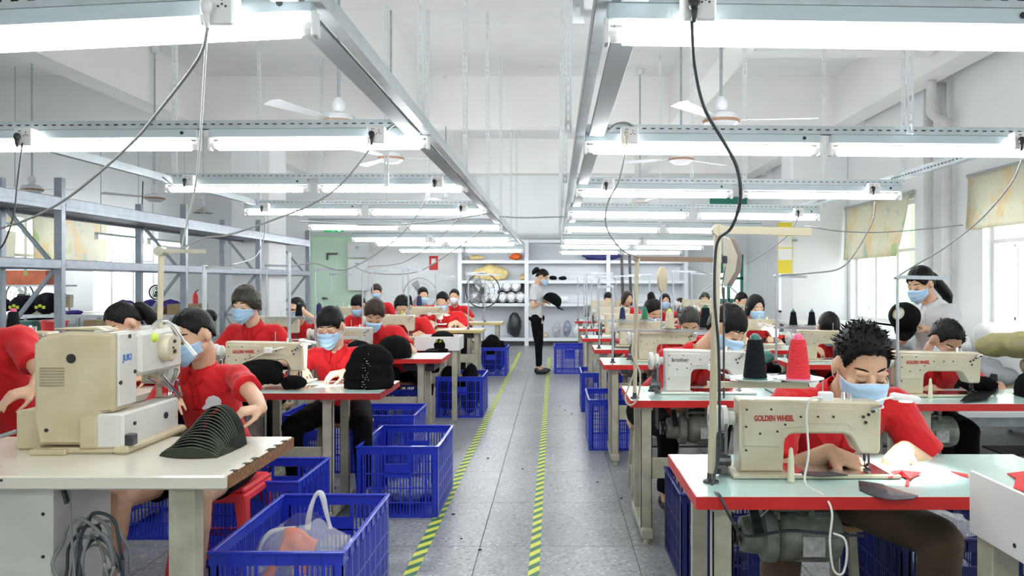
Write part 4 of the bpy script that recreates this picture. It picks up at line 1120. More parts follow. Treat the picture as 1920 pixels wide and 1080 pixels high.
M().bar((.0, -.01, .752), (.20, -.01, .748), .012, .016).cyl((0.01, -.02, .75), (.01, .02, .75), .02, n=12).build('top_arm', STEELC, t, 0)
thread_stand(-2.02, 4.45, .76, 1.48, 'grey pole of the machine loaded with black cloth', 0, m=GALV, r=.009, lean=0)
thread_stand(-2.28, 5.05, .76, 1.49, 'thin grey pole of the short-haired sewer with short top arm', .18, m=GALV, r=.009, cones=[(-.04, CONEK, 'black thread cone at the elbow of the short-haired sewer', 1.3)], cz=.98, side=-1)
thread_stand(-1.585, 4.62, .80, 1.56, 'grey pole left of the sewer with glasses', .0, m=GALV, r=.010)
thread_stand(-1.48, 4.72, .80, 1.50, 'grey pole behind the sewer with glasses with long arm', .22, m=GALV, r=.006) if 0 else None
thread_stand(-2.85, 7.65, .76, 1.56, 'pole with black cone before the worker holding the forehead', .26, m=GALV, cones=[(.32, CONEK, 'black thread cone before the worker holding the forehead', 1.1), (.52, CONEN, 'navy thread cone left of the sewer with glasses', 1.1)], cz=1.04)
for k, (x, y, zz, a) in enumerate(((-1.98, 6.4, 1.5, .22), (-2.0, 8.05, 1.52, .2), (-1.55, 8.2, 1.55, -.2), (-2.0, 10.2, 1.55, .3), (-1.6, 10.4, 1.48, .25), (-1.15, 10.3, 1.5, .45), (-2.9, 10.0, 1.5, .3), (-1.1, 12.2, 1.55, -.3), (-2.4, 10.2, 1.55, .2))):
    cs = [(.18, CONEK, 'black thread cone on the pole before the brown-haired worker', 1.0)] if k == 0 else ([(-.35, CONEK, 'black thread cone on a far left pole, between two bowed heads', 1.2), (-.22, CONEN, 'navy thread cone on a far left pole', 1.2)] if k == 4 else [])
    thread_stand(x, y, .76, zz, 'thin thread pole, %s in the left far rows' % ['before the brown-haired worker', 'before the yellow-stripped mask', 'beside the white tray', 'far left', 'far middle', 'far right near the yellow bags', 'outer far', 'at the small yellow table', 'second outer'][k], a, m=GALV, r=.008, cones=cs, cz=1.06)
thread_stand(-2.92, 4.1, .76, 1.12, 'stand with two black cones far left above the red shoulder', 0, m=GALV, cones=[(.05, CONEK, 'black thread cone with pink top at the far left, right one', 1.1, PINK), (-.09, CONEK, 'black thread cone with pink top at the far left, left one', 1.1, PINK)], cz=1.10)
# guard discs mounted on poles
t = thing('round_guard', 'tan round plastic disc with a hub on a far pole right of the aisle', 'disc', W(1240, 524, 6.2))
mx = Matrix.Rotation(R(62), 4, 'Z') @ Matrix.Rotation(R(90), 4, 'X')
M().lathe([(.002, .012), (.03, .014), (.04, .004), (.098, .0), (.104, .003), (.104, .016), (.098, .018), (.03, .024), (.002, .026)], 32, (0, 0, 0), mx).build('disc', mat('disc_tan', (.52, .44, .30), .5), t)
b = M(mx)
for k in range(9): a = k * 2 * math.pi / 9; b.bar((.03 * math.cos(a), .03 * math.sin(a), .0), (.095 * math.cos(a), .095 * math.sin(a), -.002), .004, .004)
b.build('rib', MATS['disc_tan'], t, 0)
M().cyl((0.0, 0, 0), (0, 0, -.62), .006, n=8).build('pole', GALV, t)
t = thing('diamond_guard', 'pair of diamond shaped cream plates on the second right row pole', 'plate', W(1364, 490, 4.15)); t.scale = (.98, .98, 1.0)
for nm, ox, mm, w2 in (('front_plate', 0, CREAMB, .055), ('rear_plate', .04, mat('plate_dark', (.25, .2, .17), .5), .05)):
    P = [(-.02 + ox, .135), (ox + w2 * .3, .12), (w2 + ox, .03), (.045 + ox, -.05), (ox - .01, -.14), (-.02 + ox, -.12)]
    M().prism(P, .0 + ox, .012 + ox, .003).build(nm, mm, t, 30)
M().cbox(-.035, -.005, -.02, .0, -.01, .03, .003).build('clamp', IRON, t, 0)
M().cyl((-.02, .0, -.14), (-.02, 0, -.735), .006, n=8).build('rod', STEELD, t)
cable([(1360, 500, 4.13), (1354, 545, 4.12), (1362, 585, 4.12), (1358, 612, 4.14)], .003, CABLEK, 'short black wire below the diamond plates')
o = cable([(1352, 440, 2.28), (1342, 470, 2.3), (1340, 560, 2.32), (1347, 650, 2.34), (1349, 760, 2.36), (1348, 850, 2.38), (1335, 915, 2.36), (1350, 930, 2.23), (1372, 975, 2.22), (1400, 1005, 2.3), (1480, 995, 2.42), (1540, 1000, 2.4), (1620, 1005, 2.42)], .0045, CABLEK, 'black cable running down the cream pole and over the table edge', name='cable')
cable([(1199, 485, 4.12), (1190, 540, 4.1), (1196, 600, 4.1), (1185, 660, 4.08), (1200, 700, 4.05), (1196, 745, 4.04), (1182, 760, 4.04), (1172, 745, 4.05), (1185, 710, 4.06), (1196, 680, 4.07)], .005, mat('cable_beige', (.5, .45, .34), .5), 'beige cable looped at the corner of the second right table')
# ---- white tray boards, front right
t = thing('side_tray', 'white side tray on a leg at the right end of the nearest right table', 'tray', (1.19, 1.40, 0))
M().cbox(0, .012, 0, .82, .665, .842, .002).build('side_board', PLASTW, t, 0)
M().cbox(.012, .60, 0, .82, .665, .68, .002).build('tray_floor', PLASTW, t, 0)
M().cbox(.60, .612, 0, .82, .665, .842, .002).build('side_board', PLASTW, t, 0)
M().cbox(.012, .60, .0, .012, .68, .842, .002).build('end_board', PLASTW, t, 0)
M().cbox(.01, .085, .72, .80, .0, .665, .004).cyl((-.0, .76, .45), (.01, .76, .45), .01).build('leg', STEELC, t, 0)
M().cbox(.01, .085, .06, .14, .0, .665, .004).build('leg', STEELC, t, 0)
M().cyl((-.002, .6, .70), (.0, .6, .70), .006).build('screw', SCREW, t)
t = thing('side_tray', 'white open tray at the end of the fourth left table with a cap on it', 'tray', W(866, 656, 8.0)); t.location = (-1.40, 7.72, .70)
M().cbox(0, .45, 0, .012, 0, .14, .002).build('side_board', PLASTW, t, 0)
M().cbox(0, .45, .35, .362, 0, .14, .002).build('side_board', PLASTW, t, 0)
M().cbox(.438, .45, .012, .35, 0, .14, .002).build('end_board', PLASTW, t, 0)
M().cbox(0, .438, .012, .35, 0, .012, .002).build('tray_floor', PLASTW, t, 0)
M().cbox(.37, .42, .02, .07, -.70, 0, .003).build('leg', STEELC, t, 0)
M().cbox(.37, .42, .29, .34, -.70, 0, .003).build('leg', STEELC, t, 0)

# ---- steel rack on the left
t = thing('steel_rack', 'long grey steel rack with empty shelves along the left side', 'rack', (-4.2, 4.1, 0))
for k in range(5):
    y = k * 2.08
    for x in (.23, -.25):
        b = M(); b.box(x - .03, x + .03, y - .002, y + .002, 0, 2.22).box(x - .03, x - .026, y, y + .05, 0, 2.22).box(x + .026, x + .03, y, y + .05, 0, 2.22)
        for q in range(40): b.box(x - .014, x - .008, y - .003, y - .001, .1 + q * .05, .125 + q * .05) if x > 0 and k < 3 else None
        b.build('upright', RACKM, t, 0)
    b = M()
    zz = [.35, .95, 1.5, 2.0]
    for i in range(3):
        a, c = (.2, -.22) if i % 2 == 0 else (-.22, .2)
        b.bar((a, y + .02, zz[i]), (c, y + .02, zz[i + 1]), .02, .03)
    for z in zz: b.bar((.2, y + .02, z), (-.22, y + .02, z), .02, .03)
    b.build('brace', RACKM, t, 0)
    if k < 4 and k != 9:
        b = M(); b.bar((.24, y + .05, 1.10), (.24, y + 1.9, .5) if 0 else (.24, y + .9, 1.52), .03, .02) if 0 else None
for k in range(4):
    y0, y1 = k * 2.08 + .05, (k + 1) * 2.08
    for z, h_ in ((1.955, .11), (1.49, .075), (.62, .07)):
        for x in (.24, -.25):
            b = M(); b.cbox(x - .02, x + .02, y0, y1, z, z + h_, .006); b.box(x - .024, x + .024, y0, y1, z + h_ * .35, z + h_ * .55)
            b.build('beam', RACKM, t, 0)
        if z != 1.49 or 0:
            M().box(-.24, .23, y0, y1, z + h_ * .2, z + h_ * .3).build('shelf_panel', RACKM, t, 0)

# ---- far shelves at the back wall
t = thing('back_shelves', 'large white shelving along the back wall with bags and caps', 'shelves', (-2.12, 16.9, 0)); SHW = mat('shelf_white', (.74, .77, .80), .5)
for x in (0, 1.46, 3.25, 4.95): M().cbox(x, x + .09, 0, .6, 0, 2.32, .004).build('post', SHW, t, 0)
for z in (.10, .86, 1.36, 1.80, 2.25): 
    for a, c in ((.09, 1.46), (1.55, 3.25), (3.34, 4.95)): M().cbox(a, c, 0, .6, z, z + .07, .004).build('shelf_board', SHW, t, 0)
M().box(.09, 4.95, .58, .6, .17, 2.25).build('back_panel', SHW, t, 0)
M().box(.09, 4.95, .05, .58, .005, .10).build('plinth', mat('plinth_dark', (.05, .05, .06), .6), t, 0)
def at_shelf(px, z, dy=.2): return V(((px - VX) * (16.9 + dy) / FPX, 16.9 + dy, z))
def fabric_blob(name, label, cat, loc, r, m, seed=0, group=None, vox=.03, lump=.35, n=7, flat=1.0):
    random.seed(seed); b = M()
    b.ell((0, 0, r[2] * .5), (r[0] * .8, r[1] * .8, r[2] * .5), 14)
    for k in range(n):
        a = random.uniform(0, 6.28); q = random.uniform(.3, .75)
        b.ell((r[0] * q * math.cos(a), r[1] * q * math.sin(a), r[2] * random.uniform(.25, .62)), (r[0] * lump, r[1] * lump, r[2] * lump * .9), 10)
    off = random.uniform(0, 50); s_ = 2.2 / max(r)
    me = blob(b, vox, 3, .5, lambda c: .10 * min(r) * noise.noise(c * s_ + V((off, 0, 0))) + .05 * min(r) * noise.noise(c * s_ * 3), m, name)
    for v in me.vertices: v.co.z = max(v.co.z, .001)
    o = link(name, me, None, loc); return tag(o, label, cat, group)
WRAP = mat('wrapped_white', (.75, .77, .80), .3, nscale=14, col2=(.10, .11, .13), bump=.8, bscale=20)
WRAPC = mat('wrapped_core', (.82, .83, .84), .4)
random.seed(3); nm = [('leftmost', 'second', 'third', 'fourth', 'fifth', 'rightmost'), ]
for r_ in range(2):
    for k in range(6 - r_):
        px = 893 + k * 16.5 + r_ * 8; z = .93 + .13 + r_ * .24; p = at_shelf(px, z, .12)
        t = thing('wrapped_roll', 'plastic-wrapped round bundle on the back shelf, %s of the %s row' % (nm[0][k], ['lower', 'upper'][r_]), 'bundle', p, 0, 'wrapped bundles on the back shelf')
        M().lathe([(.03, -.1), (.10, -.1), (.118, -.08), (.118, .3), (.1, .31)], 18, (0, 0, 0), Matrix.Rotation(R(-90), 4, 'X')).build('wrapping', WRAP, t)
        M().lathe([(.01, -.115), (.06, -.112), (.075, -.10)], 14, (0, 0, 0), Matrix.Rotation(R(-90), 4, 'X')).build('white_core', WRAPC, t)
fabric_blob('yellow_bag', 'large yellow cloth bundle on the second back shelf', 'bundle', at_shelf(920, 1.435), (.36, .2, .34), YELB, 1, n=10, lump=.45)
fabric_blob('yellow_bag', 'small yellow bundle at the right end of the second back shelf', 'bundle', at_shelf(980, 1.435), (.09, .12, .14), YELB, 2, vox=.02)
fabric_blob('yellow_bag', 'pale yellow bundle on the top back shelf', 'bundle', at_shelf(893, 1.875), (.2, .15, .12), YELB, 5)
fabric_blob('orange_bag', 'bright orange bundle on the top back shelf', 'bundle', at_shelf(968, 1.875), (.18, .15, .16), ORANGE, 6)
fabric_blob('black_sack', 'black plastic sack standing on the bottom back shelf', 'sack', at_shelf(965, .175, .2), (.2, .17, .56), mat('bin_bag', (.02, .022, .03), .3, bump=.9, bscale=9), 8)
fabric_blob('clear_bag', 'clear bag of parts on the bottom back shelf right of the woman', 'bag', at_shelf(1044, .175), (.11, .12, .34), mat('bag_milky', (.6, .62, .66), .3, nscale=12, namt=.5), 9, 'bags on the bottom back shelf', .02)
fabric_blob('clear_bag', 'grey-blue bag on the bottom back shelf, tallest', 'bag', at_shelf(1063, .175), (.12, .12, .38), mat('bag_greyblue', (.35, .40, .52), .3, nscale=12, namt=.6), 10, 'bags on the bottom back shelf', .02)
fabric_blob('clear_bag', 'white bag on the bottom back shelf at the right', 'bag', at_shelf(1083, .175), (.14, .12, .28), mat('bag_white', (.75, .76, .77), .4), 12, 'bags on the bottom back shelf', .02)
fabric_blob('cloth_pile', 'dark cap pile on the second back shelf behind the standing woman\'s head', 'caps', at_shelf(1037, 1.435), (.12, .14, .10), CAPN, 13, vox=.02)
fabric_blob('cloth_pile', 'dark flat cap pile on the second back shelf', 'caps', at_shelf(1055, 1.435), (.12, .14, .09), CAPN, 14, vox=.02)
fabric_blob('white_bundle', 'white bundle on the third back shelf', 'bundle', at_shelf(1058, .935), (.12, .12, .15), WRAPC, 15, vox=.02)
fabric_blob('cream_roll', 'cream coil on the bottom back shelf by the standing woman\'s knees', 'coil', at_shelf(1020, .175), (.14, .14, .10), CREAMB, 16, vox=.02)
fabric_blob('blue_bundle', 'dark blue bundle lying on top of the back shelves', 'bundle', at_shelf(1130, 1.875), (.48, .2, .16), mat('blue_dark', (.05, .05, .25), .5), 17)
for k, x in enumerate((1166, 1181)):
    tag(M().bar(V(((x - VX) * 16.8 / FPX, 16.885, 1.98)), V(((x + 3 - VX) * 16.8 / FPX, 16.885, .88)), .06, .025).build('hanging_strap', PLASTK, None, 0), 'black strap hanging before the right back shelves, %s' % ['left one', 'right one'][k], 'strap', 'straps on the back shelves')

# ---- wall items
t = thing('exit_sign', 'green lit emergency exit sign above the pale green door', 'sign', (-5.05, YB - .03, 2.60))
M().cbox(-.22, .22, -.02, .03, -.07, .07, .004).build('housing', mat('sign_green', (.03, .30, .10), .4, emit=.5), t, 0)
b = M(); b.ell((.02, -.024, .035), (.014, .003, .014), 8).bar((.02, -.024, .02), (-.0, -.024, -.01), .02, .003).bar((0, -.024, -.01), (.03, -.024, -.05), .014, .003).bar((0, -.024, -.01), (-.04, -.024, -.045), .014, .003)
b.box(.10, .16, -.024, -.021, -.045, .045).bar((-.17, -.024, 0), (-.08, -.024, 0), .02, .003)
b.build('running_man', mat('sign_white', (.75, .9, .7), .4, emit=.8), t, 0)
t = thing('fire_notice', 'small red and white fire notice on the back wall', 'notice', (-2.77, YB - .006, 1.83))
M().box(-.10, .10, -.004, .004, -.16, .16).build('sheet', mat('notice_red', (.65, .03, .03), .5), t, 0)
M().box(-.05, .05, -.006, -.004, -.02, .10).build('pictogram', PLASTW, t, 0)
t = thing('paper_notice', 'white paper notices beside the fire notice on the back wall', 'notice', (-2.1, YB - .006, 1.86))
for k in range(3): M().box(-.45 + k * .3, -.2 + k * .3, -.004, .003, -.17, .17).build('sheet', PLASTW, t, 0)
for k, (x0, x1, z0, z1, l) in enumerate(((652, 689, 455, 483, 'upper white electrical cabinet beside the green door'), (652, 689, 486, 545, 'lower tall white electrical cabinet beside the green door'))):
    a = (x0 - VX) * 17.5 / FPX; c = (x1 - VX) * 17.5 / FPX
    t = thing('electrical_cabinet', l, 'cabinet', (a, 17.48, 0), 0, 'electrical cabinets on the back wall')
    q0, q1 = zt(17.5, z1), zt(17.5, z0)
    M().cbox(0, c - a, 0, .2, q0, q1, .004).build('body', PLASTW, t, 0)
    M().cbox(.015, c - a - .015, -.008, .0, q0 + .015, q1 - .015, .003).build('door', DOORW, t, 0)
    M().cbox(.18, .26, -.012, -.008, q1 - .14, q1 - .08, .001).build('label_plate', GALV, t, 0)
t = thing('fire_extinguisher', 'small red fire extinguisher beyond the left rack', 'extinguisher', V((-5.03, 10.82, .952))); t.scale = (.55, .55, .78)
M().lathe([(.05, 0), (.07, .01), (.07, .3), (.04, .36), (.02, .38)], 14).build('cylinder', REDPL, t)
M().bar((0, 0, .38), (.08, 0, .42), .02).build('handle', IRON, t, 0)
t = thing('notice_strip', 'yellow hanging notice with white sheets at the right pillar', 'notice', W(1472, 465, 11.55))
h_ = 48 * 11.55 / FPX; w_ = 13 * 11.55 / FPX
M().box(-w_, w_, 0, .006, -h_, h_).build('backing', mat('notice_yellow', (.80, .66, .06), .5), t, 0)
M().box(w_ - .01, w_ + .09, .006, .05, .1, .13).build('bracket', GALV, t, 0)
for k in range(2): M().box(-w_ + .005, w_ - .005, -.003, -.0005, -.18 + k * .19, -.01 + k * .19).build('sheet', PLASTW, t, 0)

# ---- floor fans with round guards
def ring_fan(px, py, r, d, label, m=GALV, box=False):
    p = W(px, py, d); t = thing('standing_fan', label, 'fan', (p.x, p.y, 0), 0, 'standing fans'); rr = r * d / FPX
    for q, kk in ((rr, .012), (rr * .7, .004), (rr * .4, .004)):
        pts = [(q * math.cos(a), 0, p.z + q * math.sin(a)) for a in [i * 2 * math.pi / 36 for i in range(37)]]
        M().tube(pts, kk, 6).build('guard_ring', m, t, 180)
    b = M()
    for i in range(24):
        a = i * 2 * math.pi / 24; b.bar((.04 * math.cos(a), .01, p.z + .04 * math.sin(a)), (rr * math.cos(a), .0, p.z + rr * math.sin(a)), .003)
    b.build('guard_wires', m, t, 0)
    M().cyl((0, -.01, p.z), (0, .18, p.z), rr * .18, n=16).build('motor_housing', IRON, t)
    for i in range(3):
        a = i * 2 * math.pi / 3; mx = Matrix.Translation((0, .05, p.z)) @ Matrix.Rotation(a, 4, 'Y')
        M(mx).add([(.03, 0, -.03), (rr * .85, .0, -rr * .28), (rr * .85, .03, rr * .2), (.03, .03, .03), (.03, .004, -.03), (rr * .85, .004, -rr * .28), (rr * .85, .034, rr * .2), (.03, .034, .03)], [(0, 1, 2, 3), (7, 6, 5, 4), (0, 4, 5, 1), (1, 5, 6, 2), (2, 6, 7, 3), (3, 7, 4, 0)]).build('blade', GALV, t, 0)
    M().cyl((0, .12, .03), (0, .12, p.z), .022, n=10).build('post', GALV, t)
    M().lathe([(.22, 0), (.22, .02), (.05, .04)], 20, (0, .12, 0)).build('base', IRON, t)
ring_fan(788, 552, 31, 13.3, 'large standing fan with round guard behind the far left workers')
ring_fan(1348, 575, 42, 14.2, 'large standing fan with round guard among the far right workers')
ring_fan(905, 545, 32, 14.6, 'dark standing fan in front of the wrapped bundles', IRON)
ring_fan(37, 555, 26, 11.5, 'round fan far left beyond the rack', IRON)
ring_fan(293, 548, 13, 11.9, 'small round fan beyond the rack near the cartons', IRON)

# ---- left room beyond the rack
make_table('counter_table', -7.9, -4.75, 10.3, 11.1, 'long white counter with caps beyond the left rack', top=PLASTW, edge=GALV, z=.95, group='counters beyond the rack', stand=GALV, drawer=False)
make_table('counter_table', -7.4, -4.7, 9.1, 9.8, 'lower grey table with baskets beyond the left rack', top=DOORW, edge=GALV, z=.76, group='counters beyond the rack', stand=GALV, drawer=False)
make_table('counter_table', -7.9, -6.2, 12.6, 13.4, 'white table below the far left windows', top=PLASTW, edge=WOOD, z=.90, group='counters beyond the rack', stand=GALV, drawer=False)
def carton(loc, s, label, m=BROWNC, tape_=True, rz=0):
    t = thing('carton', label, 'box', loc, rz, 'cardboard cartons')
    M().cbox(-s[0] / 2, s[0] / 2, 0, s[1], 0, s[2], .003).build('box', m, t, 0)
    M().box(-.03, .03, -.001, s[1] + .001, s[2], s[2] + .0015).box(-.03, .03, -.0015, 0, s[2] * .6, s[2]).build('tape', TAN, t, 0)
t = thing('shelf_trolley', 'steel shelf with cartons beyond the rack', 'shelf', (-5.35, 10.12, 0)) if 0 else None
carton((-4.98, 10.35, .952), (.42, .3, .14), 'upper brown carton on the counter beside the left pillar')
carton((-5.5, 10.4, .952), (.40, .3, .10), 'flat brown carton left of the upper one on the counter')
carton((-4.98, 9.2, .762), (.45, .3, .13), 'brown carton on the lower table nearest the pillar')
carton((-5.42, 9.2, .762), (.38, .3, .17), 'brown carton on the lower table, second from the pillar')
carton((-7.25, 10.6, 1.35), (.55, .2, .20), 'orange printed carton on the wall shelf far left', mat('carton_orange', (.62, .17, .08), .7, nscale=9, namt=.3))
tag(M().box(-7.9, -6.7, 10.55, 10.85, 1.325, 1.349).build('wall_shelf', GALV, None, 0), 'narrow shelf holding the orange carton far left', 'shelf')
def basket(x, y, z, label, m):
    t = thing('basket', label, 'basket', (x, y, z), 0, 'small baskets beyond the rack'); n = 12
    M().lathe([(.10, 0), (.12, .005), (.145, .14), (.155, .145), (.155, .155), (.14, .15), (.115, .012), (.002, .01)], 20).build('bowl', m, t)
    M().tube([(.15 * math.cos(a), 0, .15 + .02 * math.sin(a)) for a in [i * math.pi / 10 for i in range(11)]], .006, 6).build('handle', m, t, 180)
    M().ell((0, 0, .10), (.12, .12, .06), 12).build('contents', CREAMB, t, 180)
basket(-6.05, 9.35, .762, 'red plastic basket on the lower table beyond the rack', REDPL)
tag(M().cbox(-6.55, -6.3, 9.3, 9.5, .762, .92, .01).build('green_bin', mat('bin_green', (.03, .16, .12), .5), None, 0), 'dark green bin next to the red basket', 'bin')
tag(M().cbox(-7.2, -6.75, 9.25, 9.5, .762, .95, .006).build('red_carton', mat('carton_red', (.33, .03, .03), .6, nscale=8, namt=.4), None, 0), 'dark red carton on the lower table far left', 'box')
for k, (x, dx) in enumerate(((-7.6, .3), (-7.25, .3), (-6.9, .34))):
    o = fabric_blob('black_cap_pile', 'black caps with yellow print heaped on the counter far left, %s heap' % ['left', 'middle', 'right'][k], 'caps', (x, 10.55, .95), (.22, .2, .22 + .04 * k), CAPN, 30 + k, 'heaps of caps on the counter', .025)
    b = M()
    for q in range(3): b.box(-.06 + q * .05, -.025 + q * .05, -.20, -.185, .08 + .02 * (q % 2), .12 + .02 * (q % 2))
    b.build('yellow_print', YELT, o, 0)
for k, x in enumerate((-5.95, -5.6, -5.3)):
    fabric_blob('purple_cap_pile', 'purple caps heaped on the counter, %s heap' % ['left', 'middle', 'right'][k], 'caps', (x, 10.7, .95), (.17, .16, .2), CAPP, 40 + k, 'heaps of caps on the counter', .025)
fabric_blob('purple_cap_pile', 'flat purple cloth on the counter left of the purple caps', 'cloth', (-6.5, 10.45, .95), (.17, .1, .06), CAPP, 44, vox=.02)
machine(-7.4, 11.0, .95, 'pale sewing machine behind the caps far left', None, None, 1.1)

# ---- right side: white counter under the windows, sacks
make_table('counter_table', 3.2, 4.19, 7.9, 11.3, 'white counter under the right windows beside the standing woman', top=PLASTW, edge=DOORW, z=.84, group='counters under the windows', stand=GALV, drawer=False)
make_table('counter_table', 2.9, 4.3, 5.55, 7.2, 'low table stacked with sacks under the near right window', top=DOORW, edge=DOORW, z=.45, group='counters under the windows', stand=GALV, drawer=False)
for k, (x, y, z, r, mm, l) in enumerate(((3.62, 5.95, .44, (.38, .26, .2), TANB, 'beige sack at the bottom of the stack under the near right window'),
        (3.10, 5.85, .44, (.22, .24, .2), GREYB, 'grey sack at the bottom left of the sack stack'),
        (3.20, 5.95, .60, (.30, .24, .20), GREYB, 'grey wrapped sack in the middle of the sack stack'),
        (3.85, 5.85, .62, (.36, .24, .22), TANB, 'brown paper sack at the right of the sack stack'),
        (3.62, 6.0, .80, (.36, .26, .21), TAN, 'yellowish sack on top of the stack with a tied end'),
        (3.22, 6.5, .78, (.34, .24, .22), GREYB, 'pale sack behind the yellowish one'),
        (3.9, 6.6, .80, (.34, .24, .24), mat('sack_white', (.72, .72, .70), .6, bump=.7, bscale=12), 'white sack at the back of the sack stack'))):
    fabric_blob('sack', l, 'sack', (x, y, z), r, mm, 60 + k, 'sacks stacked under the near right window', .022, .45, 8)
# ================================================================== PEOPLE
def lerp(a, b, t): return a + (b - a) * t
def interp(tab, x):
    if x <= tab[0][0]: return tab[0][1]
    for (a, va), (c, vc) in zip(tab, tab[1:]):
        if x <= c: return va + (vc - va) * (x - a) / (c - a)
    return tab[-1][1]
def sstep(t): t = max(0., min(1., t)); return t * t * (3 - 2 * t)
HC = V((0, .010, .022)); HR = V((.0745, .093, .093))
HAIRS = {
    'spiky': dict(line=[(0, 36), (25, 33), (42, 26), (52, 6), (62, -8), (70, 2), (84, 10), (98, -2), (118, -26), (180, -38)], th=[(-60, .03), (-10, .05), (25, .13), (50, .24), (90, .26)], nz=.05, tufts=260),
    'short': dict(line=[(0, 34), (25, 31), (42, 24), (52, 6), (62, -8), (70, 2), (84, 10), (98, -2), (118, -28), (180, -40)], th=[(-60, .05), (-10, .07), (25, .12), (60, .16), (90, .16)], nz=.035, tufts=90),
    'bangs': dict(line=[(0, 11), (20, 10), (34, 8), (44, 0), (52, -12), (62, -18), (72, 0), (84, 8), (98, -6), (120, -34), (180, -48)], th=[(-60, .05), (-10, .08), (25, .13), (60, .17), (90, .16)], nz=.03, tufts=0),
    'mop': dict(line=[(0, 14), (20, 12), (36, 4), (48, -10), (60, -26), (78, -30), (95, -34), (120, -44), (180, -52)], th=[(-60, .16), (-10, .20), (25, .22), (60, .24), (90, .22)], nz=.05, tufts=60),
    'tied': dict(line=[(0, 34), (22, 30), (40, 20), (52, 6), (64, -8), (72, 0), (84, 8), (98, -4), (120, -30), (180, -44)], th=[(-60, .05), (-10, .07), (25, .09), (60, .12), (90, .11)], nz=.02, tufts=0),
    'side': dict(line=[(0, 20), (20, 26), (40, 12), (52, -2), (62, -14), (72, -6), (84, 2), (98, -8), (120, -34), (180, -46)], th=[(-60, .07), (-10, .10), (25, .15), (60, .18), (90, .16)], nz=.035, tufts=0),
    'long': dict(line=[(0, 34), (20, 28), (36, 8), (48, -20), (60, -44), (80, -55), (120, -58), (180, -60)], th=[(-60, .28), (-10, .16), (25, .13), (60, .13), (90, .11)], nz=.02, tufts=0),
}
def hair_mesh(style, hm, seed, m, hi):
    S = HAIRS[style]; random.seed(seed); off = V((seed * 3.1, seed * 1.7, 0)); b = M()
    nu, nv = (72, 40) if hi else (40, 22)
    def fn(u, v):
        a = -180 + 360 * u; e = -62 + 152 * v
        ce, se = math.cos(R(e)), math.sin(R(e)); dr = V((math.sin(R(a)) * ce, -math.cos(R(a)) * ce, se))
        hl = interp(S['line'], abs(a)) + 3.0 * noise.noise(V((a * .16, seed, 0))) * (2 if style in ('mop', 'bangs', 'spiky') else 1)
        k = sstep((e - hl + 3) / 5.0); th = interp(S['th'], e)
        strand = noise.noise(V((a * .35, e * .03, 2)) + off) * S['nz'] * .8 + noise.noise(V((dr.x * 5, dr.y * 5, dr.z * 5)) + off) * S['nz']
        part = 0
        if style in ('tied', 'side', 'long'): part = -.035 * math.exp(-((a * ce - (14 if e < 89 else 14)) / 5.0) ** 2) * sstep((e - 30) / 20) * (abs(a) < 90)
        r = lerp(.80, 1 + th + strand + part, k)
        if e < 0 and k > 0: r *= lerp(1, max(.5, ce) ** -.55, k)
        return hm @ (HC + V((dr.x * HR.x, dr.y * HR.y, dr.z * HR.z)) * r)
    b.grid(fn, nu, nv, True)
    if S['tufts'] and hi:
        for i in range(S['tufts']):
            a = random.uniform(-180, 180); e = math.degrees(math.asin(random.uniform(.25 if style == 'spiky' else .1, 1)))
            if e < interp(S['line'], abs(a)) + 2: continue
            ce, se = math.cos(R(e)), math.sin(R(e)); dr = V((math.sin(R(a)) * ce, -math.cos(R(a)) * ce, se)); th = interp(S['th'], e)
            p = HC + V((dr.x * HR.x, dr.y * HR.y, dr.z * HR.z)) * (1 + th * .75)
            t_ = (dr + V((random.uniform(-.5, .5), random.uniform(-.9, .1), random.uniform(-.4, .3)))).normalized()
            l_ = random.uniform(.012, .024) if style == 'spiky' else random.uniform(.010, .016)
            b.cyl(hm @ p, hm @ (p + t_ * l_), .0042, .0006, 5, False)
    return b.mesh('hair', m, 180)

def hand_prims(b, wr, d, nrm, side, curl=.5, sc=1., spread=.12, fine=True):
    'wr wrist, d hand direction, nrm back-of-hand normal, side=+1 when the thumb lies towards +a'
    d = V(d).normalized(); nrm = (V(nrm) - d * V(nrm).dot(d)).normalized(); a = d.cross(nrm) * side
    n = 10
    def P(x, y, z): return wr + (a * x + d * y + nrm * z) * sc
    kn = [(.030, .082), (.010, .087), (-.011, .083), (-.030, .074)]
    for x, y in kn: b.cap(P(x * .55, .006, 0), P(x, y, 0), .0155 * sc, .0115 * sc, n)
    b.ell(P(0, .045, -.002), (.03 * sc,) * 3, 10, None) if 0 else None
    b.cap(P(.012, .02, -.004), P(-.008, .065, -.004), .02 * sc, .017 * sc, n)
    if not fine:
        pass
    for i, (x, y) in enumerate(kn):
        L_ = [.072, .080, .074, .058][i]; seg = [.46, .30, .24]; r = [.0098, .0102, .0096, .0086][i]
        p = P(x, y, 0); ang = curl * (.65 + .12 * i); sx = (x / .03) * spread
        for s_, q in zip(seg, (1.0, .86, .74)):
            dv = (d * math.cos(ang) - nrm * math.sin(ang) + a * sx).normalized(); p2 = p + dv * L_ * s_ * sc
            b.cap(p, p2, r * q * sc * 1.02, r * q * sc * .93, n); p = p2; ang += curl * .75
    p = P(.022, .018, -.006)
    for l_, r, dd in ((.040, .0145, (.85, .75, -.35)), (.034, .0108, (.45, .95, -.45)), (.026, .0095, (.10, 1, -.5))):
        dv = (a * dd[0] + d * dd[1] + nrm * dd[2]).normalized(); p2 = p + dv * l_ * sc; b.cap(p, p2, r * sc, r * .9 * sc, n); p = p2

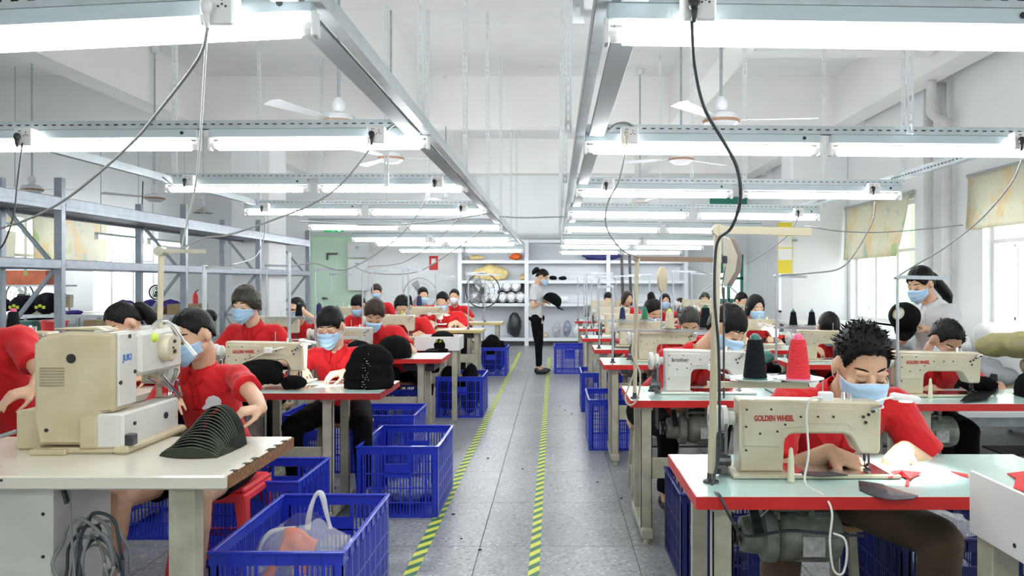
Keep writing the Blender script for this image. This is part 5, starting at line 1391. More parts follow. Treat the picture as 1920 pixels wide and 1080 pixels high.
def person(label, H, hy=0, hp=20, hr=0, by=0, hands=None, hip=None, male=False, hair='short', hairm=HAIR, skin=SKIN, shirt=REDSH, pants=BLACKP, det=1, seat=.46,
           curl=.6, glasses=None, tail=None, legs=True, stand=False, maskm=MASKM, sz=1., emblem=True, bare_legs=False, stool=True, seed=0, name='person', stool_kind='wood', knee=None, handdir=None, fat=1., feet=None, group=None, nd=(0, 0, 0), shw=None):
    H = V(H); root = thing(name, label, 'person', (0, 0, 0), 0, group)
    vox = [.014, .0088, .0050][det]; hi = det >= 1
    Rb = Matrix.Rotation(R(by), 3, 'Z'); s = Rb @ V((1, 0, 0)); f = Rb @ V((0, -1, 0)); up = V((0, 0, 1))
    Rh = (Matrix.Rotation(R(hy), 3, 'Z') @ Matrix.Rotation(R(hp), 3, 'X') @ Matrix.Rotation(R(hr), 3, 'Y'))
    hm = Matrix.Translation(H) @ Rh.to_4x4() @ Matrix.Scale(sz * (1.04 if male else 1.0), 4)
    def h_(x, y, z): return hm @ V((x, y, z))
    piv = h_(0, .030, -.088); N_ = piv - f * .025 * sz - up * .072 * sz + V(nd)
    if hip is None:
        hz = (.88 if stand else seat + .10); lean = .22 if not stand else .0
        hip = V((N_.x, N_.y, hz)) - f * (lean * sz)
    hip = V(hip); ax = (N_ - hip); spine = ax.normalized()
    sw = shw or (.185 if male else .158) * sz * fat
    bk = (f - spine * f.dot(spine)).normalized()   # chest normal
    SH = N_ - spine * .060 * sz - bk * .012
    sh = {1: SH + s * sw, -1: SH - s * sw}
    # default hands: towards the needle in front
    if hands is None: hands = (N_ + f * .26 - s * .10, N_ + f * .26 + s * .10); hands = [V((p.x, p.y, .80 if not stand else 1.0)) for p in hands]
    arms = {}
    ul, fl = .275 * sz, .235 * sz
    for k, sd in ((0, -1), (1, 1)):
        tip = V(hands[k]); hd = V(handdir[k]).normalized() if handdir and handdir[k] is not None else ((f * .75 - s * sd * .55 - up * .22).normalized())
        wr = tip - hd * .125 * sz
        v = wr - sh[sd]; D = min(v.length, (ul + fl) * .995)
        if v.length > D: v = v.normalized() * D; wr = sh[sd] + v
        aa = math.acos(max(-1, min(1, (ul * ul + D * D - fl * fl) / (2 * ul * D))))
        hint = (-up * .8 + s * sd * .75 - f * .25); dn = v.normalized(); hint = (hint - dn * hint.dot(dn)).normalized()
        el = sh[sd] + dn * ul * math.cos(aa) + hint * ul * math.sin(aa)
        arms[sd] = (el, wr, hd)
    # ---- body
    b = M(); k_ = sz * (1.04 if male else 1.0)
    def he(c, r, n=18): b.ell(h_(*c), tuple(x * k_ for x in r), n, Rh)
    he(HC, HR, 24); he((0, -.030, -.022), (.062, .058, .082), 20); he((0, -.040, -.078), (.036, .040, .034), 14)
    he((0, -.012, -.055), (.061, .06, .05), 16)
    b.cap(h_(0, -.084, .006), h_(0, -.105, -.030), .0095 * k_, .0135 * k_, 10); he((.011, -.094, -.035), (.009, .011, .008), 8); he((-.011, -.094, -.035), (.009, .011, .008), 8)
    for q in (-1, 1):
        he((q * .030, -.078, .020), (.024, .012, .009), 10)       # brow ridge
        he((q * .031, -.077, -.001), (.0165, .0125, .0115), 12)   # lid over the eye
        he((q * .045, -.062, -.028), (.022, .022, .020), 10)
        b.ell(h_(q * .077, .012, -.008), (.010 * k_, .019 * k_, .032 * k_), 12, Rh @ Matrix.Rotation(R(q * 14), 3, 'Z'))
    nr = (.056 if male else .047) * sz
    b.cap(h_(0, .022, -.05), piv, nr * 1.02, nr, 18); b.cap(piv, N_ - spine * .04, nr, nr * 1.15, 18)
    b.loft([(hip, s * .12 * sz, bk * .085 * sz), (hip + ax * .5, s * .11 * sz, bk * .075 * sz), (hip + ax * .85, s * .13 * sz, bk * .07 * sz), (N_ - spine * .02, s * .05, bk * .05)], 16)
    for sd in (-1, 1):
        el, wr, hd = arms[sd]; am = (1.12 if male else .96) * sz * (fat ** .5)
        b.cap(SH, sh[sd], .05 * sz, .046 * am); b.cap(sh[sd], el, .046 * am, .036 * am, 14); b.cap(el, lerp(el, wr, .35), .037 * am, .036 * am, 14); b.cap(lerp(el, wr, .3), wr, .036 * am, .0245 * am, 14)
        nrm = up * .8 + s * sd * .25 if hd.z > -.9 else f
        hand_prims(b, wr, hd, nrm, -sd * (1 if True else 1), curl if not isinstance(curl, tuple) else curl[0 if sd < 0 else 1], (1.05 if male else .95) * sz)
    LG = {}
    for sd in (-1, 1):
        hj = hip + s * sd * .085 * sz - (up * .02)
        if stand: kn = hj - up * .40 * sz + f * .02; an = kn - up * .39 * sz - f * .015; an.z = max(an.z, .085)
        else:
            kn = hj + f * .40 * sz + s * sd * .09; kn.z = seat + .04; an = kn - f * .03 + V((0, 0, 0)); an.z = .09
        if knee and knee[0 if sd < 0 else 1] is not None: kn = V(knee[0 if sd < 0 else 1]); an = kn - f * .06; an.z = .09
        if feet and feet[0 if sd < 0 else 1] is not None: an = V(feet[0 if sd < 0 else 1])
        LG[sd] = (hj, kn, an)
        if legs:
            sl = 1.0 if bare_legs else .86
            b.cap(hj, lerp(hj, kn, .5), .082 * sz * sl, .070 * sz * sl, 14); b.cap(lerp(hj, kn, .5), kn, .070 * sz * sl, .054 * sz * sl, 14)
            b.cap(kn, lerp(kn, an, .35), .052 * sz * sl, .052 * sz * sl, 14); b.cap(lerp(kn, an, .3), an, .051 * sz * sl, .033 * sz * sl, 14)
            b.cap(an - up * .02, an - up * .05 + f * .13, .032 * sz, .026 * sz, 12)
    bme = blob(b, vox, 3 if det else 2, .5, None, skin, 'body')
    body = link('body', bme, root)
    bvh = BVHTree.FromPolygons([v.co.copy() for v in bme.vertices], [tuple(p.vertices) for p in bme.polygons])
    # ---- face details
    fd = Rh @ V((0, 1, 0))
    def onface(x, z, o=.0006, y=-.2):
        r = bvh.ray_cast(h_(x, y, z), fd, .4)
        return r[0] - fd * o if r[0] is not None else h_(x, -.09, z)
    if det:
        for nm, zz, w0, th, mm, arch in (('eyebrow', .027, .018, .0040, HAIR, .004), ('eyelashes', -.004, .0145, .0019, HAIR, -.0026)):
            bb = M()
            for q in (-1, 1):
                pts = [onface(q * .031 + w0 * t, zz + arch * (1 - t * t), .0004) for t in (-1, -.66, -.33, 0, .33, .66, 1)]
                bb.tube(pts, th, 6, lambda u: .35 + .65 * math.sin(math.pi * min(1, max(0, u)) * .9 + .15))
            bb.build(nm, mm, root, 180)
    # ---- hair
    hme = hair_mesh(hair, hm, seed + 1, hairm, hi); ho = link('hair', hme, root)
    if tail:
        pts = [h_(*p) for p in tail[0]]; rr = tail[1]
        b = M().tube(bez(pts, 6), rr * k_, 12, lambda u: (.55 + .6 * math.sin(min(1, u * 1.35) * math.pi * .62)) * (1 if u < .8 else (1.02 - u) / .22 + .1))
        if len(tail) > 2: b.ell(h_(*tail[2][0]), tuple(x * k_ for x in tail[2][1]), 14)
        b.build('tied_hair', hairm, root, 180)
        M().ell(h_(*tail[0][0]), (.018 * k_, .018 * k_, .018 * k_), 10).build('hair_tie', PLASTK, root, 180) if det else None
    # ---- mask
    if maskm:
        b = M()
        def fn(u, v):
            a = (u - .5) * 2 * R(84); sa, ca = math.sin(a), math.cos(a); e = abs(u - .5) * 2
            yc = -.116 - .010 * math.sin(math.pi * min(1, v * 1.15)) + (.022 * sstep((v - .72) / .28)) + .010 * sstep((.10 - v) / .1)
            ys = -.004; y = ys + (yc - ys) * (ca ** .72)
            zt_ = lerp(.000, -.020, sstep(e * 1.2)); zb = lerp(-.118, -.070, sstep(e)); z = lerp(zt_, zb, v)
            pl = .0030 * math.sin(v * 2 * math.pi * 3.2) * (1 - e ** 2)
            x = (.0735 - .012 * v) * math.copysign(abs(sa) ** .95, sa)
            return h_(x, y - pl, z)
        b.shell(fn, 25 if hi else 13, 15 if hi else 8, .0016); mo = b.build('face_mask', maskm, root, 180)
        if det: M().tube([h_(*(hm.inverted() @ V(fn(i / 16, .0)))) for i in range(17)], .0018 * sz, 5).build('mask_edge', MASKW, root, 180)
        if det:
            lb = M()
            for q in (-1, 1):
                lb.tube([h_(q * .071, -.012, -.026), h_(q * .077, .004, -.004), h_(q * .083, .020, .014), h_(q * .084, .030, -.004), h_(q * .079, .012, -.040), h_(q * .064, -.008, -.062)], .0012, 5)
            lb.build('ear_loop', PLASTW, root, 180)
    if glasses:
        gb = M()
        for q in (-1, 1):
            c = V((q * .033, -.106, -.002)); pts = [h_(c.x + .026 * math.copysign(abs(math.cos(a)) ** .7, math.cos(a)), c.y + .012 * abs(q * c.x + .02 * math.cos(a)), c.z + .017 * math.copysign(abs(math.sin(a)) ** .7, math.sin(a))) for a in [i * math.pi / 12 for i in range(25)]]
            gb.tube(pts, .0016, 6); gb.tube([h_(q * .060, -.105, .004), h_(q * .078, -.06, .006), h_(q * .082, .015, .004)], .0016, 6)
        gb.tube([h_(-.008, -.108, .002), h_(0, -.111, .004), h_(.008, -.108, .002)], .0016, 6)
        gb.build('glasses', glasses, root, 180)
    # ---- polo shirt
    b = M(); F = fat * sz
    w = (1.0 if male else .90) * F; dpt = (1.0 if male else .93) * F
    low = hip - spine * .06 if not stand else hip - up * .10
    b.loft([(low, s * .165 * w, bk * .125 * dpt), (hip + ax * .12, s * .163 * w, bk * .122 * dpt), (hip + ax * .38, s * .150 * w, bk * .108 * dpt), (hip + ax * .62, s * .165 * w, bk * .115 * dpt),
            (hip + ax * .80, s * .172 * w, bk * .105 * dpt), (hip + ax * .90, s * .150 * w, bk * .088 * dpt), (hip + ax * .965, s * .088 * w, bk * .068 * dpt), (hip + ax * .995, s * nr * 1.25, bk * nr * 1.25)], 28)
    for sd in (-1, 1):
        el, wr, hd = arms[sd]; am = (1.12 if male else .98) * F
        b.cap(SH - spine * .01 + s * sd * .04, sh[sd] - s * sd * .01, .062 * F, .060 * am, 16)
        e2 = lerp(sh[sd], el, .70 if male else .68); d_ = (el - sh[sd]).normalized()
        b.cap(sh[sd], lerp(sh[sd], el, .45), .062 * am, .060 * am, 16); b.cyl(lerp(sh[sd], el, .40), e2, .061 * am, .066 * am, 16)
    woff = V((seed * 5.3, seed * 2.1, 0))
    def wrinkle(c):
        q = c * 9 + woff; st = noise.noise(V((q.x * .8, q.y * .8, q.z * .45))) * .0085 + abs(noise.noise(V((q.x * 1.7 + q.z * 1.3, q.y * 1.7, q.z * .9)))) * -.010
        return st
    sme = blob(b, vox if det == 2 else vox * 1.1, 3, .5, wrinkle if det else None, shirt, 'polo_shirt'); link('polo_shirt', sme, root)
    sv = BVHTree.FromPolygons([v.co.copy() for v in sme.vertices], [tuple(p.vertices) for p in sme.polygons])
    def onshirt(x, z, o=.0025):
        p0 = N_ + s * x + spine * z + bk * .5; r = sv.ray_cast(p0, -bk, .9)
        return r[0] + bk * o if r[0] is not None else N_ + s * x + spine * z + bk * .1
    # collar
    na = (piv - N_).normalized() if (piv - N_).length > .01 else spine
    na = (na * .5 + spine * .5).normalized(); fb = (f - na * f.dot(na)).normalized(); cs = na.cross(fb) * -1
    c0 = N_ - na * .012
    def cf(u, v):
        a = R(16) + u * R(328); tipf = max(0, math.cos(a)) ** 6
        rr = nr * 1.20 + (.024 + .014 * tipf) * v * sz; zz = .040 * (1 - v) - .004 - v * (.010 + .050 * tipf) - .018 * max(0, math.cos(a)) * (1 - v)
        return c0 + (fb * math.cos(a) * 1.08 + cs * math.sin(a)) * rr + na * zz * sz
    M().shell(cf, 37 if hi else 19, 5, .004).build('collar', REDCOL if shirt is REDSH else shirt, root, 180)
    if det:
        pb = M(); fnp = lambda u, v: onshirt((u - .5) * .030, -.045 - .13 * v, .003)
        pb.shell(fnp, 4, 10, .003); pb.build('placket', REDCOL if shirt is REDSH else shirt, root, 180)
        bb = M()
        for q in (.06, .10, .14): c = onshirt(0, -q, .005); bb.cyl(c, c + bk * .002, .0045, n=10)
        bb.build('button', shirt, root, 180)
    if emblem:
        ex, ez = .078 * w, -.150 * sz; pts = [(-.046, -.020), (-.038, -.026), (-.020, -.020), (.006, -.012), (.032, -.014), (.037, .004), (.031, .024), (.014, .036), (-.006, .034), (-.020, .020), (-.024, .002), (-.036, -.008)]
        q = [onshirt(ex + a * 1.0, ez + c, .0055) for a, c in pts]; cc = onshirt(ex + .008, ez + .008, .006)
        n = len(q); b = M(); m1 = [onshirt(ex + .008 + (a - .008) * .5, ez + .008 + (c - .008) * .5, .0055) for a, c in pts]
        b.add([cc] + m1 + q + [p - bk * .004 for p in q], [(0, i + 1, (i + 1) % n + 1) for i in range(n)] + [(i + 1, n + i + 1, n + (i + 1) % n + 1, (i + 1) % n + 1) for i in range(n)] + [(n + i + 1, 2 * n + i + 1, 2 * n + (i + 1) % n + 1, n + (i + 1) % n + 1) for i in range(n)])
        eo = b.build('cap_emblem', PLASTW, root, 0)
    # ---- trousers / shorts
    if legs:
        b = M(); b.ell(hip - up * .02, (.165 * F * (.93 if not male else 1), .13 * F, .10 * sz), 16, Rb)
        for sd in (-1, 1):
            hj, kn, an = LG[sd]
            b.ell(hj, (.088 * F,) * 3, 12)
            if bare_legs:
                b.cap(hj, lerp(hj, kn, .40), .090 * F, .088 * F, 14); b.cyl(lerp(hj, kn, .3), lerp(hj, kn, .66), .086 * F, .084 * F, 14)
            else:
                b.cap(hj, lerp(hj, kn, .5), .090 * F, .079 * F, 14); b.cap(lerp(hj, kn, .5), kn, .079 * F, .066 * F, 14)
                lw = (1.25 if male else 1.02) if not stand else .84; b.cap(kn, lerp(kn, an, .4), .062 * F, .054 * F * lw, 14); b.cyl(lerp(kn, an, .35), lerp(kn, an, .93), .054 * F * lw, .046 * F * lw, 14)
        pme = blob(b, max(vox, .008) * 1.2, 3, .5, (lambda c: noise.noise(c * 11 + woff) * .006) if det else None, pants, 'trousers'); link('shorts' if bare_legs else 'trousers', pme, root)
        for sd in (-1, 1):
            hj, kn, an = LG[sd]; b = M(); g0 = V((an.x, an.y, .0))
            b.ell(g0 + f * .06 + up * .042, (.045, .115, .038), 14, Rb); b.ell(g0 - f * .01 + up * .055, (.04, .05, .05), 12, Rb); b.box(g0.x - .001, g0.x + .001, g0.y - .001, g0.y + .001, .004, .02)
            me = b.mesh('shoe', IRON if stand or not bare_legs else PLASTK, 180)
            for v in me.vertices: v.co.z = max(v.co.z, .003)
            link('shoe', me, root)
    if stool and not stand: make_stool(hip, seat, label, stool_kind)
    return dict(root=root, h=h_, N=N_, s=s, f=f, hip=hip, arms=arms, bk=bk, spine=spine)

STN = [0]
def make_stool(hip, seat, who, kind):
    x, y = hip.x, hip.y
    sl = 'stool under the ' + ' '.join(who.split()[:11])
    if kind == 'red':
        t = thing('plastic_stool', 'red plastic stool under the bun-haired sewer', 'stool', (x, y, 0)); h = seat - .01
        M().cbox(-.16, .16, -.16, .16, h - .03, h, .012).build('seat', REDPL, t, 30)
        M().cbox(-.165, .165, -.165, .165, h - .07, h - .028, .01).build('apron', REDPL, t, 30)
        for sx in (-1, 1):
            for sy in (-1, 1):
                b = M(); b.loft([(V((sx * .135, sy * .135, h - .05)), V((.035, 0, 0)), V((0, .035, 0))), (V((sx * .155, sy * .155, h * .5)), V((.026, 0, 0)), V((0, .026, 0))), (V((sx * .18, sy * .18, .0)), V((.02, 0, 0)), V((0, .02, 0)))], 8)
                b.build('leg', REDPL, t, 50)
        for sx in (-1, 1):
            M().bar((sx * .165, -.165, .15), (sx * .165, .165, .15), .018, .035).build('stretcher', REDPL, t, 0)
            M().bar((-.165, sx * .165, .15), (.165, sx * .165, .15), .018, .035).build('stretcher', REDPL, t, 0)
        return t
    if STN[0] == 0:
        t = thing('stool', sl, 'stool', (x, y, 0), 0, 'wooden stools of the sewers'); h = .42
        M().cbox(-.17, .17, -.13, .13, h, h + .025, .004).build('seat', WOOD, t, 0)
        for sx in (-1, 1):
            for sy in (-1, 1): M().bar((sx * .13, sy * .10, h), (sx * .15, sy * .12, 0), .03, .03).build('leg', STEELC, t, 0)
            M().bar((sx * .142, -.11, .14), (sx * .142, .11, .14), .02, .02).build('stretcher', STEELC, t, 0)
        STN[0] = t
    else: t = dup(STN[0], (x, y, 0), 0, sl)
    t['label'] = ' '.join(sl.split()[:15])
    return t

def HW(px, py, d): return W(px, py, d)
TBUN = ([(0, .085, .05), (0, .115, .045), (0, .125, .03)], .026, ((0, .112, .045), (.036, .030, .034)))
def TPONY(l=.30, r=.030, dx=0): return ([(0, .088, .035), (dx * .3, .125, .02), (dx * .7, .135, -.10), (dx, .115, -.10 - l * .6)], r)

# front right man, leaning over the nearest machine
p13 = person('young man with spiky black hair sewing at the nearest right table', HW(1614, 686, 2.70), hy=2, hp=25, hr=1, by=2, male=True, hair='spiky', det=2, seed=3, skin=SKIN, pants=BROWNP,
    hands=(W(1632, 880, 2.52), W(1668, 885, 2.60)), handdir=((.80, -.45, -.32), (-.60, -.55, -.42)), hip=V((1.02, 3.10, .56)), knee=(V((.82, 2.78, .50)), V((1.30, 2.60, .515))), curl=(.42, .75), sz=1.07, emblem=True, fat=1.02, nd=(-.015, 0, .035))
# second right: bent far over, head turned right
person('woman with short black hair bent over the second right table', HW(1362, 617, 4.50), hy=42, hp=32, hr=8, by=25, hair='bangs', det=1, seed=5, hands=(W(1385, 735, 4.5), W(1420, 738, 4.55)), male=False, hip=V((.66, 5.15, .55)), sz=1.16, emblem=False, fat=1.0, nd=(-.06, .03, .0))
# man near the standing woman
person('man with cropped black hair and lowered mask in front of the standing woman', HW(1772, 640, 4.52), hy=10, hp=38, hr=8, by=0, male=True, hair='short', det=1, seed=8, skin=SKIN2,
    hands=(W(1790, 745, 4.42), W(1868, 742, 4.45)), handdir=((.85, -.3, -.35), (-.55, -.7, -.35)), hip=V((2.28, 5.0, .56)), curl=(.5, .5), fat=1.08, emblem=False)
# left bun-haired woman at the bulky machine
p2 = person('young woman with tied black hair and bare knees sewing behind the bulky machine', HW(362, 628, 3.42), hy=-26, hp=20, hr=-3, by=-8, hair='tied', det=2, seed=2, tail=TBUN, pants=BLACKP, bare_legs=True, stool_kind='red',
    hands=(W(330, 760, 3.18), W(436, 783, 2.98)), handdir=((.55, -.75, -.1), (-.72, -.55, -.05)), hip=V((-1.56, 3.66, .55)), knee=(V((-1.78, 3.16, .50)), V((-1.47, 3.20, .50))), curl=(.5, .85), feet=(V((-1.80, 3.10, .09)), V((-1.50, 3.22, .09))), sz=.97, nd=(-.03, 0, 0))
# woman with glasses, second left
p5 = person('woman with straight bangs and red glasses sewing at the dark-edged left table', HW(620, 612, 4.98), hy=-6, hp=22, hr=-2, by=0, hair='bangs', det=2, seed=4, skin=SKIN3, tail=TBUN, glasses=mat('red_frame', (.45, .04, .05), .3),
    hands=(W(575, 702, 4.74), W(608, 705, 4.72)), handdir=((.6, -.75, -.15), (-.72, -.6, -.1)), hip=V((-1.42, 5.22, .56)), knee=(V((-1.60, 4.72, .50)), V((-1.18, 4.74, .50))), curl=(.6, .7), sz=1.03)
# short-haired woman, second left column
person('woman with short brown-tinged hair standing black caps before her, left of the pillar', HW(462, 570, 5.62), hy=-14, hp=16, by=-4, hair='mop', hairm=mat('hair_dark_olive', (.035, .026, .012), .4, nscale=90, namt=.5, bump=.9, bscale=130, stretch=(1, 1, .12)), det=1, seed=6, skin=SKIN3, sz=1.04)
# ponytailed worker behind the bulky machine
person('worker with a parted black ponytail mostly hidden behind the bulky machine', HW(232, 606, 4.72), hy=-34, hp=34, hr=-4, by=-10, hair='tied', det=1, seed=7, tail=TPONY(.34, .036, .04), sz=1.05)
# cut off worker at the left edge
person('worker in red cut off by the left edge of the picture', HW(-80, 560, 3.50), hy=0, hp=25, by=0, male=True, hair='short', det=1, seed=9, emblem=False, hands=(W(-60, 760, 3.25), W(2, 748, 3.2)), hip=V((-2.62, 3.85, .56)))
# hand on forehead
px_ = HW(556, 580, 8.3)
person('worker wiping the forehead with one raised arm beside a pole', px_, hy=-14, hp=8, by=0, hair='tied', det=1, seed=10, hands=(V((px_.x - .02, px_.y - .3, .82)), px_ + V((-.03, -.125, .03))), handdir=((.4, -.8, -.2), (-.9, -.1, .25)), sz=1.05)
person('brown-haired woman bent low over the third left table', HW(702, 589, 6.78), hy=10, hp=40, hr=6, by=8, hair='side', hairm=HAIRB, det=1, seed=11, hands=(W(690, 642, 6.5), W(725, 648, 6.5)), hip=V((-1.42, 7.35, .56)), sz=1.10, tail=TBUN)
person('worker whose dark hair shows just behind the brown-haired woman', HW(672, 572, 9.3), hy=-20, hp=30, hair='bangs', det=0, seed=12)
person('man with thick black hair and a yellow strip on his mask', HW(755, 577, 8.45), hy=4, hp=34, hr=-4, by=4, male=True, hair='short', det=1, seed=13, hip=V((-1.62, 9.0, .56)), sz=1.06)
person('masked woman with dark fringe far left under the electrical cabinets', HW(706, 548, 12.6), hy=6, hp=6, hair='bangs', hairm=HAIRB, det=0, seed=14, sz=1.1)
person('far worker half hidden behind thin poles in front of the standing fan', HW(793, 555, 12.8), hy=20, hp=10, male=True, hair='spiky', det=0, seed=15, sz=1.05)
person('man in red sewing in front of the seated woman with white mask', HW(830, 566, 10.9), hy=-12, hp=22, male=True, hair='short', det=0, seed=16, sz=1.1, hip=V((-1.5, 11.3, .56)))
person('woman with parted tied hair and a white mask beside the dark fan', HW(852, 556, 13.4), hy=-4, hp=8, hair='tied', det=0, seed=17, maskm=MASKW, sz=1.1)
# right, further back
person('grey-haired worker behind the tall black thread cone', HW(1292, 606, 6.32), hy=-4, hp=42, by=0, male=True, hair='short', hairm=HAIRG, det=1, seed=18, sz=1.05, emblem=False)
person('dark-haired woman bent over behind the green thread cone', HW(1224, 584, 7.65), hy=30, hp=36, hr=-8, by=18, hair='tied', det=1, seed=19, tail=([(0, .06, .085), (0, .09, .115), (0, .115, .12)], .03, ((0, .075, .10), (.04, .035, .035))), sz=1.08, emblem=False)
person('long-haired masked woman in the second right column', HW(1416, 576, 7.95), hy=14, hp=18, hr=2, by=4, hair='long', det=1, seed=20, skin=SKIN3, tail=([(.07, .03, -.02), (.085, .035, -.10), (.08, .03, -.2), (.075, .02, -.27)], .03), sz=1.06)
person('dark-haired worker left of the long-haired woman by the teal door', HW(1390, 566, 10.6), hy=24, hp=20, male=True, hair='short', det=0, seed=21)
person('worker whose bowed black head shows right of two thread cones', HW(1554, 614, 6.62), hy=-10, hp=44, by=0, male=False, hair='bangs', det=1, seed=22, sz=1.08, emblem=False)
person('masked far worker with centre parting behind the tan disc', HW(1247, 565, 12.0), hy=4, hp=4, hair='long', det=0, seed=23)
person('far worker whose hair shows above a machine right of the tan disc', HW(1275, 572, 12.9), hy=4, hp=20, hair='tied', det=0, seed=24)
person('older far worker in a grey cap beside the white pole', HW(1321, 564, 11.9), hy=-10, hp=12, male=True, hair='short', hairm=HAIRG, det=0, seed=25, maskm=MASKW)
person('far brown-haired worker left of the beige pole', HW(1176, 560, 12.3), hy=30, hp=12, hair='long', hairm=HAIRB, det=0, seed=26, maskm=None)
person('farthest worker in the row nearest the right side of the aisle', HW(1140, 560, 14.6), hy=0, hp=16, hair='bangs', det=0, seed=27)

# standing women
pA = person('woman in white polo and black trousers standing in the aisle reading a cap', HW(1017, 519, 11.75), hy=78, hp=30, by=82, hair='tied', det=1, seed=30, shirt=WHITESH, stand=True, emblem=False, sz=.98,
    tail=([(0, .088, .05), (0, .13, .06), (0, .15, .02), (0, .155, -.05)], .034), hands=(W(1030, 566, 11.75) + V((0, -.04, 0)), W(1034, 563, 11.8) + V((0, .04, 0))), handdir=((1, -.1, .1), (1, .1, .1)), hip=V((-.275, 11.75, .86)), stool=False,
    feet=(V((-.25, 11.66, .09)), V((-.23, 11.84, .09))), knee=(V((-.245, 11.67, .47)), V((-.235, 11.83, .47))))
pB = person('woman with a long ponytail in a white polo standing at the right holding a cap', HW(1727, 532, 5.55), hy=-68, hp=26, by=-62, hair='side', det=1, seed=31, shirt=WHITESH, stand=True, emblem=False, sz=1.0,
    tail=([(0, .085, .04), (.0, .115, .005), (.0, .150, -.08), (.0, .185, -.17), (0, .20, -.26)], .036), hands=(W(1690, 592, 5.45), W(1708, 604, 5.45)), handdir=((-.95, -.25, .12), (-.9, -.2, .35)), hip=V((2.78, 5.62, .86)), stool=False)

# ================================================================== THINGS ON THE TABLES
def cap_thing(loc, rz, label, m=CAPK, brim=True, pitch=0, sc=1., logo=None):
    t = thing('baseball_cap', label, 'cap', loc, rz, 'caps on the tables'); t.rotation_euler = (pitch, 0, rz); t.scale = (sc, sc, sc)
    prof = [(.092, 0), (.094, .03), (.088, .065), (.070, .095), (.042, .112), (.012, .118)]
    b = M(); b.lathe(prof, 28)
    me = b.mesh('crown', m, 50)
    for v in me.vertices: v.co.y *= 1.15; v.co.z += .004 * noise.noise(v.co * 25)
    link('crown', me, t)
    sb = M()
    for k in range(6):
        a = k * math.pi / 3; sb.tube([(r * math.cos(a) * 1.01, r * math.sin(a) * 1.16, z + .001) for r, z in prof], .0014, 5)
    sb.build('seam', m, t); M().ell((0, 0, .118), (.008, .008, .005), 10).build('top_button', m, t, 180)
    if brim:
        def fn(u, v):
            a = R(-62 + 124 * u); r0 = .092; x = math.sin(a); y = -math.cos(a)
            return (x * (r0 + .0 * v), y * r0 * 1.12 - .07 * v * math.cos(a * .9) ** .7, .006 - .022 * v * x * x - .004 * v)
        M().shell(fn, 15, 6, .003).build('brim', m, t, 180)
    if logo:
        lb = M()
        for q in range(3): lb.bar((-.03 + q * .028, -.103 - .004 * (q == 1), .045), (-.018 + q * .028, -.100, .068), .007, .004).bar((-.03 + q * .028, -.103, .060), (-.012 + q * .028, -.101, .050), .006, .004)
        lb.build('print', logo, t, 0)
    return t
cap_thing((-1.33, 6.42, .762), .3, 'round black cap on the third left table, right one of two', brim=False, sc=1.5)
cap_thing((-1.62, 6.40, .762), 1.0, 'smaller black cap on the third left table, left one of two', brim=False, sc=1.15)
cap_thing((-1.14, 7.86, .716), -.3, 'black cap with yellow print lying on the white tray', brim=True, sc=1.45, logo=YELT)
cap_thing((-2.42, 5.12, .762), .2, 'large navy cap before the short-haired sewer', CAPN, brim=False, sc=1.55)
fabric_blob('cloth_pile', 'black folded cloth left of the navy cap before the short-haired sewer', 'cloth', (-2.72, 5.12, .762), (.15, .12, .13), CAPK, 71, vox=.015)
cap_thing((1.33, 4.35, .762), .4, 'black cap part on the second right table beside the hands', brim=True, sc=1.0)
cap_thing((2.63, 4.22, .762), 2.9, 'black cap with white print at the right edge of the picture', CAPK, brim=True, sc=1.15, logo=PLASTW)
c = cap_thing(W(1033, 561, 11.7) + V((0, -.02, -.06)), 1.6, 'black cap held up by the woman standing in the aisle', CAPK, sc=1.35, pitch=.5, logo=YELT)
# cap held by the right standing woman: dark ring seen open, lining beige
t = thing('held_cap', 'open black cap with pale lining held by the ponytailed woman', 'cap', W(1700, 596, 5.36)); mx = Matrix.Rotation(R(-55), 4, 'Z') @ Matrix.Rotation(R(72), 4, 'X')
M().lathe([(.088, -.01), (.098, -.01), (.10, .05), (.085, .09), (.05, .115), (.045, .11), (.08, .085), (.09, .05)], 28, (0, 0, 0), mx).build('crown', CAPK, t, 60)
M().lathe([(.01, .100), (.045, .098), (.076, .078), (.084, .045), (.080, .045), (.07, .074), (.04, .09)], 24, (0, 0, 0), mx).build('lining', CREAMB, t, 60)
M(mx).shell(lambda u, v: (.095 * math.sin(R(-60 + 120 * u)), -.095 * math.cos(R(-60 + 120 * u)) - .07 * v * math.cos(R(-60 + 120 * u)), .0 - .01 * v), 13, 5, .003).build('brim', CAPK, t, 180)
# stack of black cap crowns beside the sewer with glasses: 13 nested domes
random.seed(21); X0 = W(688, 720, 4.52).x
dome_me = M(); fnd = lambda u, v: (.145 * math.cos(2 * math.pi * u) * math.cos(v * math.pi / 2) ** .75, .095 * math.sin(2 * math.pi * u) * math.cos(v * math.pi / 2) ** .75, .095 * math.sin(v * math.pi / 2))
dome_me.grid(fnd, 30, 9, True); dome = dome_me.mesh('cap_panel', CAPK, 180)
for v in dome.vertices: v.co += V((noise.noise(v.co * 20), noise.noise(v.co * 20 + V((9, 0, 0))), .6 * noise.noise(v.co * 25))) * .006
ORD = ['bottom', 'second', 'third', 'fourth', 'fifth', 'sixth', 'seventh', 'eighth', 'ninth', 'tenth', 'eleventh', 'twelfth', 'top']
spec = mat('white_stitch', (.8, .8, .8), .6)
sm = M()
for a, c in ((-86, .02), (-82, .3), (-90, .12)): 
    p = V(fnd(.75 + (a + 86) * .004, c)); sm.ell(p + V((0, -.003, 0)), .0022, 6)
stm = sm.mesh('stitch', spec, 180)
